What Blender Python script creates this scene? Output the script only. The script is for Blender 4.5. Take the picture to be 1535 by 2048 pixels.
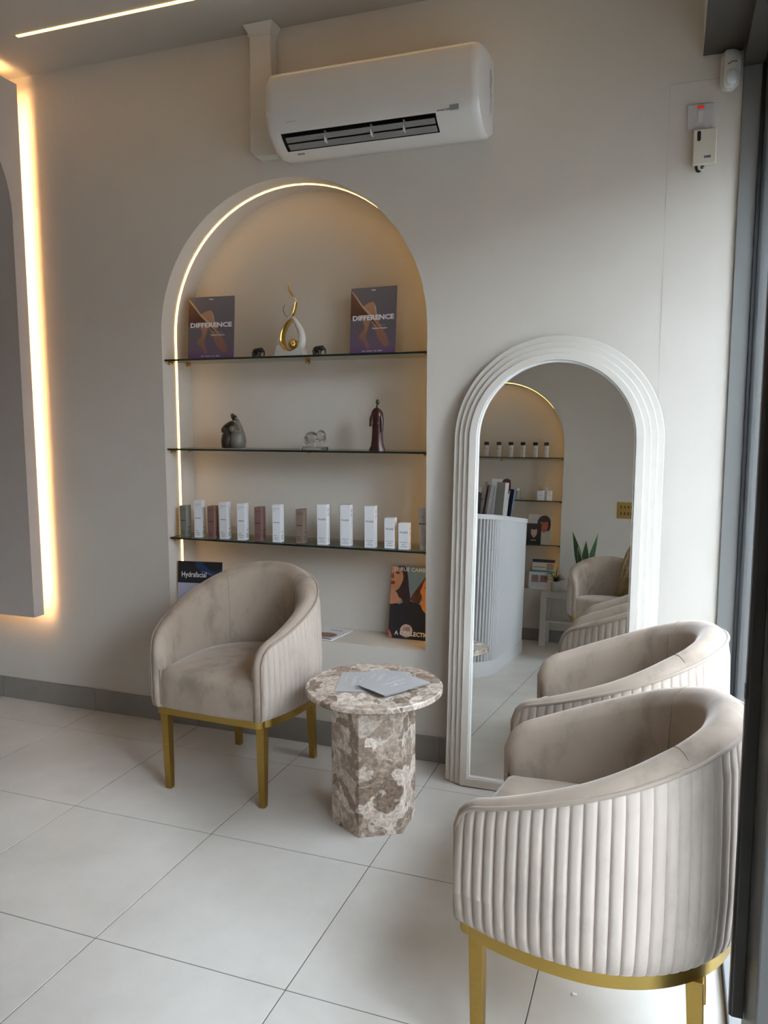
import bpy, bmesh, math, random
from mathutils import Vector, Matrix
random.seed(3)
PI = math.pi
for o in list(bpy.data.objects): bpy.data.objects.remove(o)
S = bpy.context.scene
C = S.collection

# ------------------------------------------------------------------ camera
YAW, PITCH, ROLL = .34975, .11692, -.00097
fwd = Vector((-math.sin(YAW)*math.cos(PITCH), math.cos(YAW)*math.cos(PITCH), -math.sin(PITCH)))
rgt = Vector((math.cos(YAW), math.sin(YAW), 0)); upv = rgt.cross(fwd)
r2 = math.cos(ROLL)*rgt + math.sin(ROLL)*upv; u2 = -math.sin(ROLL)*rgt + math.cos(ROLL)*upv
cam = bpy.data.cameras.new('camera'); camo = bpy.data.objects.new('camera', cam); C.objects.link(camo)
cam.sensor_fit = 'VERTICAL'; cam.sensor_height = 36; cam.lens = 36*1571.7/2048; cam.clip_start = .02
m = Matrix((r2, u2, -fwd)).transposed().to_4x4(); m.translation = (0, -3.107, 1.459)
camo.matrix_world = m
S.camera = camo

# ------------------------------------------------------------------ light
W = bpy.data.worlds.new('world'); S.world = W; W.use_nodes = True
bg = W.node_tree.nodes['Background']
bg.inputs[0].default_value = (.86, .93, 1.0, 1); bg.inputs[1].default_value = 78.0
_nt = W.node_tree                                   # CIE overcast sky: luminance (1 + 2 sin(elevation)) / 3
_g = _nt.nodes.new('ShaderNodeTexCoord'); _s = _nt.nodes.new('ShaderNodeSeparateXYZ'); _nt.links.new(_g.outputs['Generated'], _s.inputs[0])
_m = _nt.nodes.new('ShaderNodeMath'); _m.operation = 'MAXIMUM'; _m.inputs[1].default_value = 0; _nt.links.new(_s.outputs[2], _m.inputs[0])
_a = _nt.nodes.new('ShaderNodeMath'); _a.operation = 'MULTIPLY_ADD'; _a.inputs[1].default_value = .667; _a.inputs[2].default_value = .333; _nt.links.new(_m.outputs[0], _a.inputs[0])
_v = _nt.nodes.new('ShaderNodeVectorMath'); _v.operation = 'SCALE'; _v.inputs[0].default_value = (.81, .915, 1.08); _nt.links.new(_a.outputs[0], _v.inputs['Scale'])
_nt.links.new(_v.outputs[0], bg.inputs[0])
LED_NICHE, LED_PANEL, LED_CEIL = 7.6, 48.0, 7.0
WARM = (1.0, .57, .23); WARMW = (1.0, .57, .15)
S.view_settings.view_transform = 'Standard'; S.view_settings.look = 'None'
S.view_settings.gamma = 1; S.view_settings.use_curve_mapping = False
S.view_settings.exposure = 0.0
S.cycles.use_denoising = True
S.cycles.max_bounces = 12; S.cycles.diffuse_bounces = 6; S.cycles.transparent_max_bounces = 16
S.cycles.sample_clamp_indirect = 6

# ------------------------------------------------------------------ materials
MATS = {}
def lin(c):
    return tuple((x/12.92 if x <= .04045 else ((x+.055)/1.055)**2.4) for x in c)
def mat(name, col, rough=.5, metal=0, noise=0, scale=8, bump=0, bscale=60, sheen=0, spec=.5, emit=None, coat=0, stretch=None):
    if name in MATS: return MATS[name]
    M = bpy.data.materials.new(name); M.use_nodes = True; nt = M.node_tree; b = nt.nodes['Principled BSDF']
    b.inputs['Base Color'].default_value = (*col, 1); b.inputs['Roughness'].default_value = rough
    b.inputs['Metallic'].default_value = metal; b.inputs['Specular IOR Level'].default_value = spec
    if coat: b.inputs['Coat Weight'].default_value = coat; b.inputs['Coat Roughness'].default_value = .08
    if sheen:
        b.inputs['Sheen Weight'].default_value = sheen; b.inputs['Sheen Roughness'].default_value = .4
    tc = nt.nodes.new('ShaderNodeTexCoord')
    src = tc.outputs['Object']
    if stretch:
        mp = nt.nodes.new('ShaderNodeMapping'); mp.inputs['Scale'].default_value = stretch
        nt.links.new(src, mp.inputs[0]); src = mp.outputs[0]
    if noise:
        n = nt.nodes.new('ShaderNodeTexNoise'); n.inputs['Scale'].default_value = scale; n.inputs['Detail'].default_value = 6
        n.inputs['Roughness'].default_value = .65
        nt.links.new(src, n.inputs['Vector'])
        r = nt.nodes.new('ShaderNodeValToRGB')
        r.color_ramp.elements[0].position = .3; r.color_ramp.elements[1].position = .7
        r.color_ramp.elements[0].color = (*[c*(1-noise) for c in col], 1)
        r.color_ramp.elements[1].color = (*[min(1, c*(1+noise)) for c in col], 1)
        nt.links.new(n.outputs[0], r.inputs[0]); nt.links.new(r.outputs[0], b.inputs['Base Color'])
    if bump:
        n2 = nt.nodes.new('ShaderNodeTexNoise'); n2.inputs['Scale'].default_value = bscale; n2.inputs['Detail'].default_value = 3
        nt.links.new(src, n2.inputs['Vector'])
        bp = nt.nodes.new('ShaderNodeBump'); bp.inputs['Strength'].default_value = bump; bp.inputs['Distance'].default_value = .01
        nt.links.new(n2.outputs[0], bp.inputs['Height']); nt.links.new(bp.outputs[0], b.inputs['Normal'])
    if emit:
        b.inputs['Emission Color'].default_value = (*emit[0], 1); b.inputs['Emission Strength'].default_value = emit[1]
    MATS[name] = M
    return M

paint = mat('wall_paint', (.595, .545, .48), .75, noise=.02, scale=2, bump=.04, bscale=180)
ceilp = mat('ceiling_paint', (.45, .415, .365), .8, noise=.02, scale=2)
white_pl = mat('white_plastic', (.62, .585, .54), .10, noise=.01)
white_matt = mat('matt_white_plastic', (.59, .56, .51), .45, noise=.01)
cream_frame = mat('cream_lacquer', (.64, .60, .535), .38, noise=.015, scale=5)
brass = mat('brushed_brass', (.40, .26, .07), .34, 1, noise=.08, scale=30, stretch=(1, 1, 14))
brass_band = mat('brushed_brass_band', (.46, .31, .085), .33, 1, noise=.08, scale=30, stretch=(6, 6, 60))
gold = mat('polished_gold', (.75, .50, .14), .2, 1, noise=.1, scale=20)
alu = mat('grey_powder_coat', (.17, .175, .175), .42, noise=.04, scale=6)
alu_light = mat('light_grey_powder_coat', (.17, .168, .16), .4, noise=.04, scale=6)
darkbrown = mat('dark_bronze_panel', (.055, .047, .04), .5, noise=.05)
rubber = mat('black_gasket', (.008, .009, .012), .35, noise=.1)
black = mat('black_ink', (.010, .010, .013), .4, noise=.05)
skirt = mat('skirting_tile_grey', (.235, .215, .19), .42, noise=.10, scale=5)
grout = mat('grout_grey', (.12, .115, .105), .8, noise=.05)
pink = mat('dusty_pink_card', (.20, .105, .09), .5, noise=.05)
tan = mat('tan_card', (.22, .165, .125), .5, noise=.05)
sage = mat('sage_card', (.19, .20, .17), .5, noise=.05)
card = mat('white_card', (.74, .74, .75), .42, noise=.01)
greyink = mat('grey_ink', (.22, .22, .23), .5, noise=.05)
paleink = mat('pale_grey_ink', (.50, .50, .51), .5, noise=.05)
whiteink = mat('white_ink', (.85, .83, .85), .5, noise=.01)
deskm = mat('painted_grey_white_mdf', (.60, .60, .60), .4, noise=.01)
outgrey = mat('wet_dark_pavement', (.11, .108, .10), .8, noise=.12, scale=3)
outwall = mat('street_brick', (.13, .10, .085), .85, noise=.2, scale=9)
potm = mat('beige_ceramic', (.52, .49, .44), .5, noise=.04)
soil = mat('dark_soil', (.03, .022, .015), .9, noise=.3, scale=40)
leafm = mat('dark_green_leaf', (.020, .055, .018), .38, noise=.5, scale=12, stretch=(1, 1, 6))
leafedge = mat('pale_leaf_margin', (.42, .48, .22), .4, noise=.1)
blackleaf = mat('very_dark_leaf', (.014, .026, .014), .4, noise=.3)
knit = mat('tan_knit', (.26, .175, .08), .9, noise=.25, scale=40, bump=.8, bscale=140)
greystone = mat('grey_green_stone', (.155, .145, .115), .42, noise=.12, scale=20)
darkstone = mat('dark_brown_stone', (.035, .028, .022), .35, noise=.2, scale=20)
redwood = mat('dark_red_resin', (.034, .006, .004), .32, noise=.6, scale=40, stretch=(1, 1, .3))
whitecer = mat('white_textured_ceramic', (.62, .60, .56), .35, noise=.05, bump=.2, bscale=150)
elem = mat('black_resin', (.018, .015, .014), .28, noise=.4, scale=60)
steelgrey = mat('stile_grey', (.075, .072, .068), .4, noise=.03)
leafletm = mat('silver_grey_paper', (.50, .49, .485), .3, noise=.02)
red = mat('red_neon', (.5, .02, .01), .3, emit=((1, .03, .01), .25))
creambox = mat('cream_plastic', (.56, .51, .42), .4, noise=.02)
platem = mat('grey_white_plate', (.50, .47, .46), .35, noise=.01)
windscreen = mat('sensor_grey', (.24, .25, .26), .25)

def emission(name, col, s):
    M = bpy.data.materials.new(name); M.use_nodes = True; nt = M.node_tree; nt.nodes.clear()
    e = nt.nodes.new('ShaderNodeEmission'); e.inputs[0].default_value = (*col, 1); e.inputs[1].default_value = s
    o = nt.nodes.new('ShaderNodeOutputMaterial'); nt.links.new(e.outputs[0], o.inputs[0]); return M
led_niche = emission('led_niche', WARMW, LED_NICHE)
led_panel = emission('led_panel', WARM, LED_PANEL)
led_ceil = emission('led_ceiling', WARMW, LED_CEIL)

def thin_glass(name, tint, refl=1.0, body=None, bodyfac=0):
    M = bpy.data.materials.new(name); M.use_nodes = True; nt = M.node_tree; nt.nodes.clear()
    t = nt.nodes.new('ShaderNodeBsdfTransparent'); t.inputs[0].default_value = (*tint, 1)
    g = nt.nodes.new('ShaderNodeBsdfGlossy'); g.inputs['Roughness'].default_value = .01
    f = nt.nodes.new('ShaderNodeFresnel'); f.inputs[0].default_value = 1.5
    mu = nt.nodes.new('ShaderNodeMath'); mu.operation = 'MULTIPLY'; mu.inputs[1].default_value = refl
    mx = nt.nodes.new('ShaderNodeMixShader'); o = nt.nodes.new('ShaderNodeOutputMaterial')
    nt.links.new(f.outputs[0], mu.inputs[0]); nt.links.new(mu.outputs[0], mx.inputs[0])
    nt.links.new(t.outputs[0], mx.inputs[1]); nt.links.new(g.outputs[0], mx.inputs[2])
    out = mx.outputs[0]
    if body:
        d = nt.nodes.new('ShaderNodeBsdfDiffuse'); d.inputs[0].default_value = (*body, 1)
        m2 = nt.nodes.new('ShaderNodeMixShader'); m2.inputs[0].default_value = bodyfac
        nt.links.new(out, m2.inputs[1]); nt.links.new(d.outputs[0], m2.inputs[2]); out = m2.outputs[0]
    nt.links.new(out, o.inputs[0]); return M
shelf_glass = thin_glass('shelf_glass', (.93, .97, .95), 1.0, (.55, .62, .60), .10)
window_glass = thin_glass('window_glass', (.95, .97, .96), .8)
glass_edge = mat('green_glass_edge', (.006, .016, .013), .15, noise=.1)
crystal = mat('clear_crystal', (.9, .9, .88), .05)
crystal.node_tree.nodes['Principled BSDF'].inputs['Transmission Weight'].default_value = .95
mirror = mat('mirror_glass', (.86, .88, .87), .0, 1)

def velvet(name, col, dark=.72):
    M = bpy.data.materials.new(name); M.use_nodes = True; nt = M.node_tree; b = nt.nodes['Principled BSDF']
    b.inputs['Roughness'].default_value = .75; b.inputs['Specular IOR Level'].default_value = .2
    b.inputs['Sheen Weight'].default_value = .55; b.inputs['Sheen Roughness'].default_value = .35
    b.inputs['Sheen Tint'].default_value = (1, .93, .88, 1)
    tc = nt.nodes.new('ShaderNodeTexCoord')
    mp = nt.nodes.new('ShaderNodeMapping'); mp.inputs['Scale'].default_value = (1, 1, .55); nt.links.new(tc.outputs['Object'], mp.inputs[0])
    n = nt.nodes.new('ShaderNodeTexNoise'); n.inputs['Scale'].default_value = 9; n.inputs['Detail'].default_value = 5
    n.inputs['Roughness'].default_value = .6; n.inputs['Distortion'].default_value = .35
    nt.links.new(mp.outputs[0], n.inputs['Vector'])
    r = nt.nodes.new('ShaderNodeValToRGB'); e = r.color_ramp.elements
    e[0].position = .33; e[0].color = (*[c*dark for c in col], 1)
    e[1].position = .62; e[1].color = (*[min(1, c*1.06) for c in col], 1)
    x = e.new(.47); x.color = (*col, 1)
    nt.links.new(n.outputs[0], r.inputs[0]); nt.links.new(r.outputs[0], b.inputs['Base Color'])
    n2 = nt.nodes.new('ShaderNodeTexNoise'); n2.inputs['Scale'].default_value = 7; n2.inputs['Detail'].default_value = 3
    nt.links.new(tc.outputs['Object'], n2.inputs['Vector'])
    bp = nt.nodes.new('ShaderNodeBump'); bp.inputs['Strength'].default_value = .12; bp.inputs['Distance'].default_value = .01
    nt.links.new(n2.outputs[0], bp.inputs['Height']); nt.links.new(bp.outputs[0], b.inputs['Normal'])
    return M
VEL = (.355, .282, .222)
velvet_in = velvet('beige_velvet_shaded', VEL)  # inside of the chairs: same velvet, shade put into a darker colour
velvet_out = velvet('beige_velvet_lit', (.455, .383, .322), .86)  # outside: lighter copy of the same velvet, daylight put into the colour
seam_m = mat('beige_seam_thread', tuple(c*.7 for c in VEL), .8, noise=.05)
piping_m = mat('beige_piping', tuple(c*.9 for c in VEL), .7, sheen=.4, noise=.05)

def marble():
    M = bpy.data.materials.new('brown_breccia_marble'); M.use_nodes = True; nt = M.node_tree; b = nt.nodes['Principled BSDF']
    b.inputs['Roughness'].default_value = .25
    tc = nt.nodes.new('ShaderNodeTexCoord')
    dn = nt.nodes.new('ShaderNodeTexNoise'); dn.inputs['Scale'].default_value = 9; dn.inputs['Detail'].default_value = 5
    nt.links.new(tc.outputs['Object'], dn.inputs['Vector'])
    mix = nt.nodes.new('ShaderNodeMix'); mix.data_type = 'RGBA'; mix.blend_type = 'LINEAR_LIGHT'; mix.inputs[0].default_value = .11
    nt.links.new(tc.outputs['Object'], mix.inputs[6]); nt.links.new(dn.outputs['Color'], mix.inputs[7])
    v = nt.nodes.new('ShaderNodeTexVoronoi'); v.inputs['Scale'].default_value = 14; v.feature = 'F1'
    nt.links.new(mix.outputs[2], v.inputs['Vector'])
    ve = nt.nodes.new('ShaderNodeTexVoronoi'); ve.inputs['Scale'].default_value = 14; ve.feature = 'DISTANCE_TO_EDGE'
    nt.links.new(mix.outputs[2], ve.inputs['Vector'])
    sep = nt.nodes.new('ShaderNodeSeparateColor'); nt.links.new(v.outputs['Color'], sep.inputs[0])
    r = nt.nodes.new('ShaderNodeValToRGB'); e = r.color_ramp.elements; r.color_ramp.interpolation = 'LINEAR'
    e[0].position = 0; e[0].color = (.19, .14, .105, 1); e[1].position = 1; e[1].color = (.68, .61, .54, 1)
    for p, c in ((.25, (.30, .23, .18)), (.5, (.41, .335, .275)), (.75, (.54, .465, .40))):
        x = e.new(p); x.color = (*c, 1)
    nt.links.new(sep.outputs[0], r.inputs[0])
    n2 = nt.nodes.new('ShaderNodeTexNoise'); n2.inputs['Scale'].default_value = 48; n2.inputs['Detail'].default_value = 10; n2.inputs['Roughness'].default_value = .78
    n2.inputs['Distortion'].default_value = .8
    nt.links.new(tc.outputs['Object'], n2.inputs['Vector'])
    r2_ = nt.nodes.new('ShaderNodeValToRGB'); e = r2_.color_ramp.elements
    e[0].position = .36; e[0].color = (.40, .36, .33, 1); e[1].position = .60; e[1].color = (1.7, 1.65, 1.6, 1)
    nt.links.new(n2.outputs[0], r2_.inputs[0])
    mu = nt.nodes.new('ShaderNodeMix'); mu.data_type = 'RGBA'; mu.blend_type = 'MULTIPLY'; mu.inputs[0].default_value = .8
    nt.links.new(r.outputs[0], mu.inputs[6]); nt.links.new(r2_.outputs[0], mu.inputs[7])
    n3 = nt.nodes.new('ShaderNodeTexNoise'); n3.inputs['Scale'].default_value = 7; n3.inputs['Detail'].default_value = 10; n3.inputs['Roughness'].default_value = .75
    nt.links.new(tc.outputs['Object'], n3.inputs['Vector'])
    mr = nt.nodes.new('ShaderNodeMapRange'); mr.inputs['From Min'].default_value = .0; mr.inputs['From Max'].default_value = .07
    mr.inputs['To Min'].default_value = 1; mr.inputs['To Max'].default_value = 0
    nt.links.new(ve.outputs['Distance'], mr.inputs[0])
    m3 = nt.nodes.new('ShaderNodeMath'); m3.operation = 'MULTIPLY'
    mr2 = nt.nodes.new('ShaderNodeMapRange'); mr2.inputs['From Min'].default_value = .44; mr2.inputs['From Max'].default_value = .60
    nt.links.new(n3.outputs[0], mr2.inputs[0])
    nt.links.new(mr.outputs[0], m3.inputs[0]); nt.links.new(mr2.outputs[0], m3.inputs[1])
    fin = nt.nodes.new('ShaderNodeMix'); fin.data_type = 'RGBA'
    nt.links.new(m3.outputs[0], fin.inputs[0]); nt.links.new(mu.outputs[2], fin.inputs[6]); fin.inputs[7].default_value = (.80, .74, .67, 1)
    nt.links.new(fin.outputs[2], b.inputs['Base Color'])
    return M
marble_m = marble()

def tile_mat():
    M = bpy.data.materials.new('light_grey_porcelain'); M.use_nodes = True; nt = M.node_tree; b = nt.nodes['Principled BSDF']
    b.inputs['Roughness'].default_value = .42; b.inputs['Specular IOR Level'].default_value = .45
    g = nt.nodes.new('ShaderNodeNewGeometry')
    n = nt.nodes.new('ShaderNodeTexNoise'); n.inputs['Scale'].default_value = 3.2; n.inputs['Detail'].default_value = 9; n.inputs['Roughness'].default_value = .62
    nt.links.new(g.outputs['Position'], n.inputs['Vector'])
    r = nt.nodes.new('ShaderNodeValToRGB'); e = r.color_ramp.elements
    e[0].position = .30; e[0].color = (.56, .525, .475, 1); e[1].position = .70; e[1].color = (.66, .62, .57, 1)
    nt.links.new(n.outputs[0], r.inputs[0]); nt.links.new(r.outputs[0], b.inputs['Base Color'])
    n2 = nt.nodes.new('ShaderNodeTexNoise'); n2.inputs['Scale'].default_value = 60; n2.inputs['Detail'].default_value = 4
    nt.links.new(g.outputs['Position'], n2.inputs['Vector'])
    mr = nt.nodes.new('ShaderNodeMapRange'); mr.inputs['To Min'].default_value = .34; mr.inputs['To Max'].default_value = .52
    nt.links.new(n2.outputs[0], mr.inputs[0]); nt.links.new(mr.outputs[0], b.inputs['Roughness'])
    return M
tilem = tile_mat()

# ------------------------------------------------------------------ mesh helpers
def nb(): return bmesh.new()
def box(bm, x0, x1, y0, y1, z0, z1, mtx=None):
    vs = [bm.verts.new((x, y, z)) for z in (z0, z1) for y in (y0, y1) for x in (x0, x1)]
    for f in ((0, 2, 3, 1), (4, 5, 7, 6), (0, 1, 5, 4), (2, 6, 7, 3), (0, 4, 6, 2), (1, 3, 7, 5)):
        bm.faces.new([vs[i] for i in f])
    if mtx is not None:
        for v in vs: v.co = mtx @ v.co
    return vs
def prism(bm, pts, a, b, axis='z'):
    """extrude a 2D outline from a to b along an axis; pts are the other two coordinates in order"""
    def P(p, t):
        if axis == 'z': return (p[0], p[1], t)
        if axis == 'y': return (p[0], t, p[1])
        return (t, p[0], p[1])
    v0 = [bm.verts.new(P(p, a)) for p in pts]; v1 = [bm.verts.new(P(p, b)) for p in pts]
    n = len(pts)
    bm.faces.new(v0); bm.faces.new(v1[::-1])
    for i in range(n): bm.faces.new((v0[i], v1[i], v1[(i+1) % n], v0[(i+1) % n]))
def grid(bm, rows, closed=False, cap=False):
    R = [[bm.verts.new(p) for p in r] for r in rows]
    for i in range(len(R)-1):
        a, b = R[i], R[i+1]; n = len(a)
        for j in range(n if closed else n-1):
            k = (j+1) % n
            try: bm.faces.new((a[j], a[k], b[k], b[j]))
            except ValueError: pass
    if cap:
        for r in (R[0], R[-1]):
            try: bm.faces.new(r)
            except ValueError: pass
    return R
def lathe(bm, prof, n=24, cx=0, cy=0):
    grid(bm, [[(cx+r*math.cos(2*PI*k/n), cy+r*math.sin(2*PI*k/n), z) for k in range(n)] for r, z in prof], closed=True, cap=True)
def tube(bm, pts, rad, n=8, closed=False, sx=1.0, cap=True):
    pts = [Vector(p) for p in pts]; N = len(pts)
    rads = rad if isinstance(rad, (list, tuple)) else [rad]*N
    rows = []; ref = None
    for i, p in enumerate(pts):
        a = pts[(i-1) % N] if (closed or i > 0) else p; b = pts[(i+1) % N] if (closed or i < N-1) else p
        t = (b-a).normalized() if (b-a).length > 1e-9 else Vector((0, 0, 1))
        if ref is None: ref = Vector((0, 0, 1)) if abs(t.z) < .9 else Vector((1, 0, 0))
        u = (ref - ref.dot(t)*t).normalized(); v = t.cross(u); ref = u
        rows.append([p + rads[i]*(math.cos(2*PI*k/n)*u*sx + math.sin(2*PI*k/n)*v) for k in range(n)])
    if closed: rows.append(rows[0])
    grid(bm, rows, closed=True, cap=cap and not closed)
def ball(bm, c, r, seg=14, ring=8, sc=(1, 1, 1)):
    mt = Matrix.Translation(c) @ Matrix.Diagonal((r*sc[0], r*sc[1], r*sc[2], 1))
    bmesh.ops.create_uvsphere(bm, u_segments=seg, v_segments=ring, radius=1, matrix=mt)
def obj(name, bm, m, parent=None, smooth=False, bevel=0, kind=None, label=None, seg=2):
    bmesh.ops.remove_doubles(bm, verts=bm.verts, dist=1e-5)
    bmesh.ops.recalc_face_normals(bm, faces=bm.faces)
    me = bpy.data.meshes.new(name); bm.to_mesh(me); bm.free()
    if m is not None: me.materials.append(m)
    o = bpy.data.objects.new(name, me); C.objects.link(o)
    if parent is not None: o.parent = parent
    if smooth:
        for p in me.polygons: p.use_smooth = True
        try: me.set_sharp_from_angle(angle=math.radians(38 if smooth is True else smooth))
        except Exception: pass
    if bevel:
        md = o.modifiers.new('bevel', 'BEVEL'); md.width = bevel; md.segments = seg; md.limit_method = 'ANGLE'
        md.angle_limit = math.radians(40); md.harden_normals = False
    if kind: o['kind'] = kind
    if label: o['label'] = label
    return o
def thing(name, label, cat, loc=(0, 0, 0), rotz=0, group=None, rot=None):
    o = bpy.data.objects.new(name, None); C.objects.link(o); o.empty_display_size = .05
    o.location = loc; o.rotation_euler = rot if rot else (0, 0, rotz); o['label'] = label; o['category'] = cat
    if group: o['group'] = group
    return o
def tag(o, label, cat, group=None):
    o['label'] = label; o['category'] = cat
    if group: o['group'] = group
    return o
def struct(name, bm, m, parent=None, **k):
    return obj(name, bm, m, parent, kind='structure' if parent is None else None, **k)
def dup(root, loc, rotz, label, group=None):
    r = root.copy(); C.objects.link(r); r.location = loc; r.rotation_euler = (0, 0, rotz); r['label'] = label
    if group: r['group'] = group
    for ch in list(root.children):
        c = ch.copy(); C.objects.link(c); c.parent = r
        for g in ch.children:
            d = g.copy(); C.objects.link(d); d.parent = c
    return r
def text(s, size, m, parent, loc, rot=(PI/2, 0, 0), align='CENTER', name='lettering', bold=0, squash=1.0, ext=.0):
    cu = bpy.data.curves.new('txt', 'FONT'); cu.body = s; cu.size = size; cu.align_x = align; cu.align_y = 'BOTTOM'
    cu.resolution_u = 2; cu.offset = bold; cu.extrude = ext
    t = bpy.data.objects.new('txt', cu); C.objects.link(t)
    bpy.context.view_layer.update()
    me = bpy.data.meshes.new_from_object(t.evaluated_get(bpy.context.evaluated_depsgraph_get()))
    bpy.data.objects.remove(t); bpy.data.curves.remove(cu)
    me.materials.clear(); me.materials.append(m)
    o = bpy.data.objects.new(name, me); C.objects.link(o); o.parent = parent; o.location = loc; o.rotation_euler = rot
    o.scale = (squash, 1, 1)
    return o
def flat(name, pts, m, parent, y, x0=0, z0=0, w=1, h=1, th=.0002):
    """a thin printed shape in a sheet's xz plane; pts in 0..1 units of the sheet"""
    cl = lambda v: min(1.0, max(0.0, v))
    bm = nb(); prism(bm, [(x0+cl(p[0])*w, z0+cl(p[1])*h) for p in pts], y, y-th, 'y'); return obj(name, bm, m, parent)
def smooth_pts(pts, n=4, closed=True):
    out = []; N = len(pts)
    for i in range(N if closed else N-1):
        p0, p1, p2, p3 = [pts[(i+k) % N] if closed else pts[max(0, min(N-1, i+k))] for k in (-1, 0, 1, 2)]
        for s in range(n):
            t = s/n
            out.append(tuple(.5*((2*p1[a]) + (-p0[a]+p2[a])*t + (2*p0[a]-5*p1[a]+4*p2[a]-p3[a])*t*t + (-p0[a]+3*p1[a]-3*p2[a]+p3[a])*t**3) for a in range(len(p1))))
    if not closed: out.append(pts[-1])
    return out

# ------------------------------------------------------------------ room
CEIL = 3.068; XL = -3.38; XR = .18; YO = -4.56
NX, NR, NSP, NSILL, ND = -1.5835, .6365, 1.84, .482, .23        # arch niche: centre, radius, spring, sill, depth
def arch_pts(cx, r, sill, spring, n=40):
    pts = [(cx-r, sill)]
    pts += [(cx-r, sill+(spring-sill)*k/6) for k in range(1, 6)]
    pts += [(cx-r*math.cos(PI*k/n), spring+r*math.sin(PI*k/n)) for k in range(n+1)]
    pts += [(cx+r, sill+(spring-sill)*k/6) for k in range(5, 0, -1)]
    pts += [(cx+r, sill)]
    return pts
def niche_wall(name, y, s, x0, x1):
    """wall plane at y with an arched recess going s*ND behind it"""
    A = arch_pts(NX, NR, NSILL, NSP)
    bm = nb()
    # front face, left of, right of, above, below the arch
    def q(a, b, c, d): bm.faces.new([bm.verts.new((p[0], y, p[1])) for p in (a, b, c, d)])
    for i in range(len(A)-1):
        a, b = A[i], A[i+1]
        if abs(a[0]-b[0]) < 1e-6:
            X = x0 if a[0] < NX else x1
            q(a, b, (X, b[1]), (X, a[1]))
        else:
            q(a, b, (b[0], CEIL), (a[0], CEIL))
    q((x0, NSP), (NX-NR, NSP), (NX-NR, CEIL), (x0, CEIL)); q((NX+NR, NSP), (x1, NSP), (x1, CEIL), (NX+NR, CEIL))
    q((x0, 0), (x1, 0), (x1, NSILL), (x0, NSILL))
    w = struct(name, bm, paint)
    bm = nb()
    grid(bm, [[(p[0], y, p[1]) for p in A], [(p[0], y+s*ND, p[1]) for p in A]])
    obj('niche_jamb', bm, paint, w, smooth=60)
    bm = nb(); bm.faces.new([bm.verts.new((p[0], y+s*ND, p[1])) for p in A]); obj('niche_back', bm, paint, w)
    bm = nb(); box(bm, NX-NR, NX+NR, min(y+s*.001, y+s*ND), max(y+s*.001, y+s*ND), NSILL-.03, NSILL); obj('niche_sill', bm, paint, w)
    # led profile let into the jamb
    yl = y+s*.108; hw = .0062
    off = .0012
    B = arch_pts(NX, NR-off, NSILL+.001, NSP)
    B2 = arch_pts(NX, NR-off-.0018, NSILL+.001, NSP)
    bm = nb(); grid(bm, [[(p[0], yl-hw, p[1]) for p in B], [(p[0], yl-hw, p[1]) for p in B2], [(p[0], yl+hw, p[1]) for p in B2], [(p[0], yl+hw, p[1]) for p in B]], cap=False)
    return w, bm
wb, bm = niche_wall('wall_back', 0, 1, XL, XR)
tag(obj('led_strip', bm, led_niche), 'glowing led strip lining the arched niche above the velvet tub chair', 'led strip')
wo, bm = niche_wall('wall_front', YO, -1, XL, XR)
tag(obj('led_strip', bm, led_niche), 'led strip of the arched niche reflected in the mirror, behind reception desk', 'led strip')
bm = nb(); box(bm, XL-.1, XL, YO-.3, .3, 0, CEIL+.1); struct('wall_left', bm, paint)
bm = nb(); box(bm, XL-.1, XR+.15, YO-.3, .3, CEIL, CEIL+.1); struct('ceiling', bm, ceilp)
# outer skins so that the walls have thickness
for nm, y0, y1 in (('wall_back_skin', ND+.03, ND+.1), ('wall_front_skin', YO-ND-.1, YO-ND-.03)):
    bm = nb(); box(bm, XL-.1, .33, y0, y1, -.1, CEIL+.1); obj('outer_leaf', bm, outgrey, wb if y0 > 0 else wo)
bm = nb(); box(bm, XR, .20, .0, ND+.05, 0, CEIL); obj('wall_end', bm, paint, wb)
# fine joint of a flush board by the sensor
bm = nb(); box(bm, -.054, .125, -.0006, .0, 2.6335, 2.6350); box(bm, -.0548, -.0540, -.0006, 0, 1.35, 2.6335); obj('board_joint', bm, mat('joint_shadow_gap', (.40, .37, .33), .9, noise=.03), wb)

# floor: grout bed and porcelain tiles, each its own part
bm = nb(); box(bm, XL, XR+.14, YO-.05, .02, -.03, -.0012); floor = struct('floor', bm, grout)
G = .0015
xs = [XL+.001, -3.28, -2.68, -2.08, -1.48, -.88, -.28, XR+.0]
ys = [.0, -.24, -.84, -1.44, -2.04, -2.64, -3.24, -3.84, -4.44, YO]
cache = {}
for i in range(len(xs)-1):
    for j in range(len(ys)-1):
        w, d = xs[i+1]-xs[i], ys[j]-ys[j+1]
        key = (round(w, 3), round(d, 3))
        if key not in cache:
            bm = nb(); box(bm, G, w-G, G-d, -G, -.008, 0); o = obj('tile', bm, tilem, floor, bevel=.0008, seg=1); cache[key] = o
        else:
            o = cache[key].copy(); C.objects.link(o)
        o.location = (xs[i], ys[j], 0)
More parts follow.
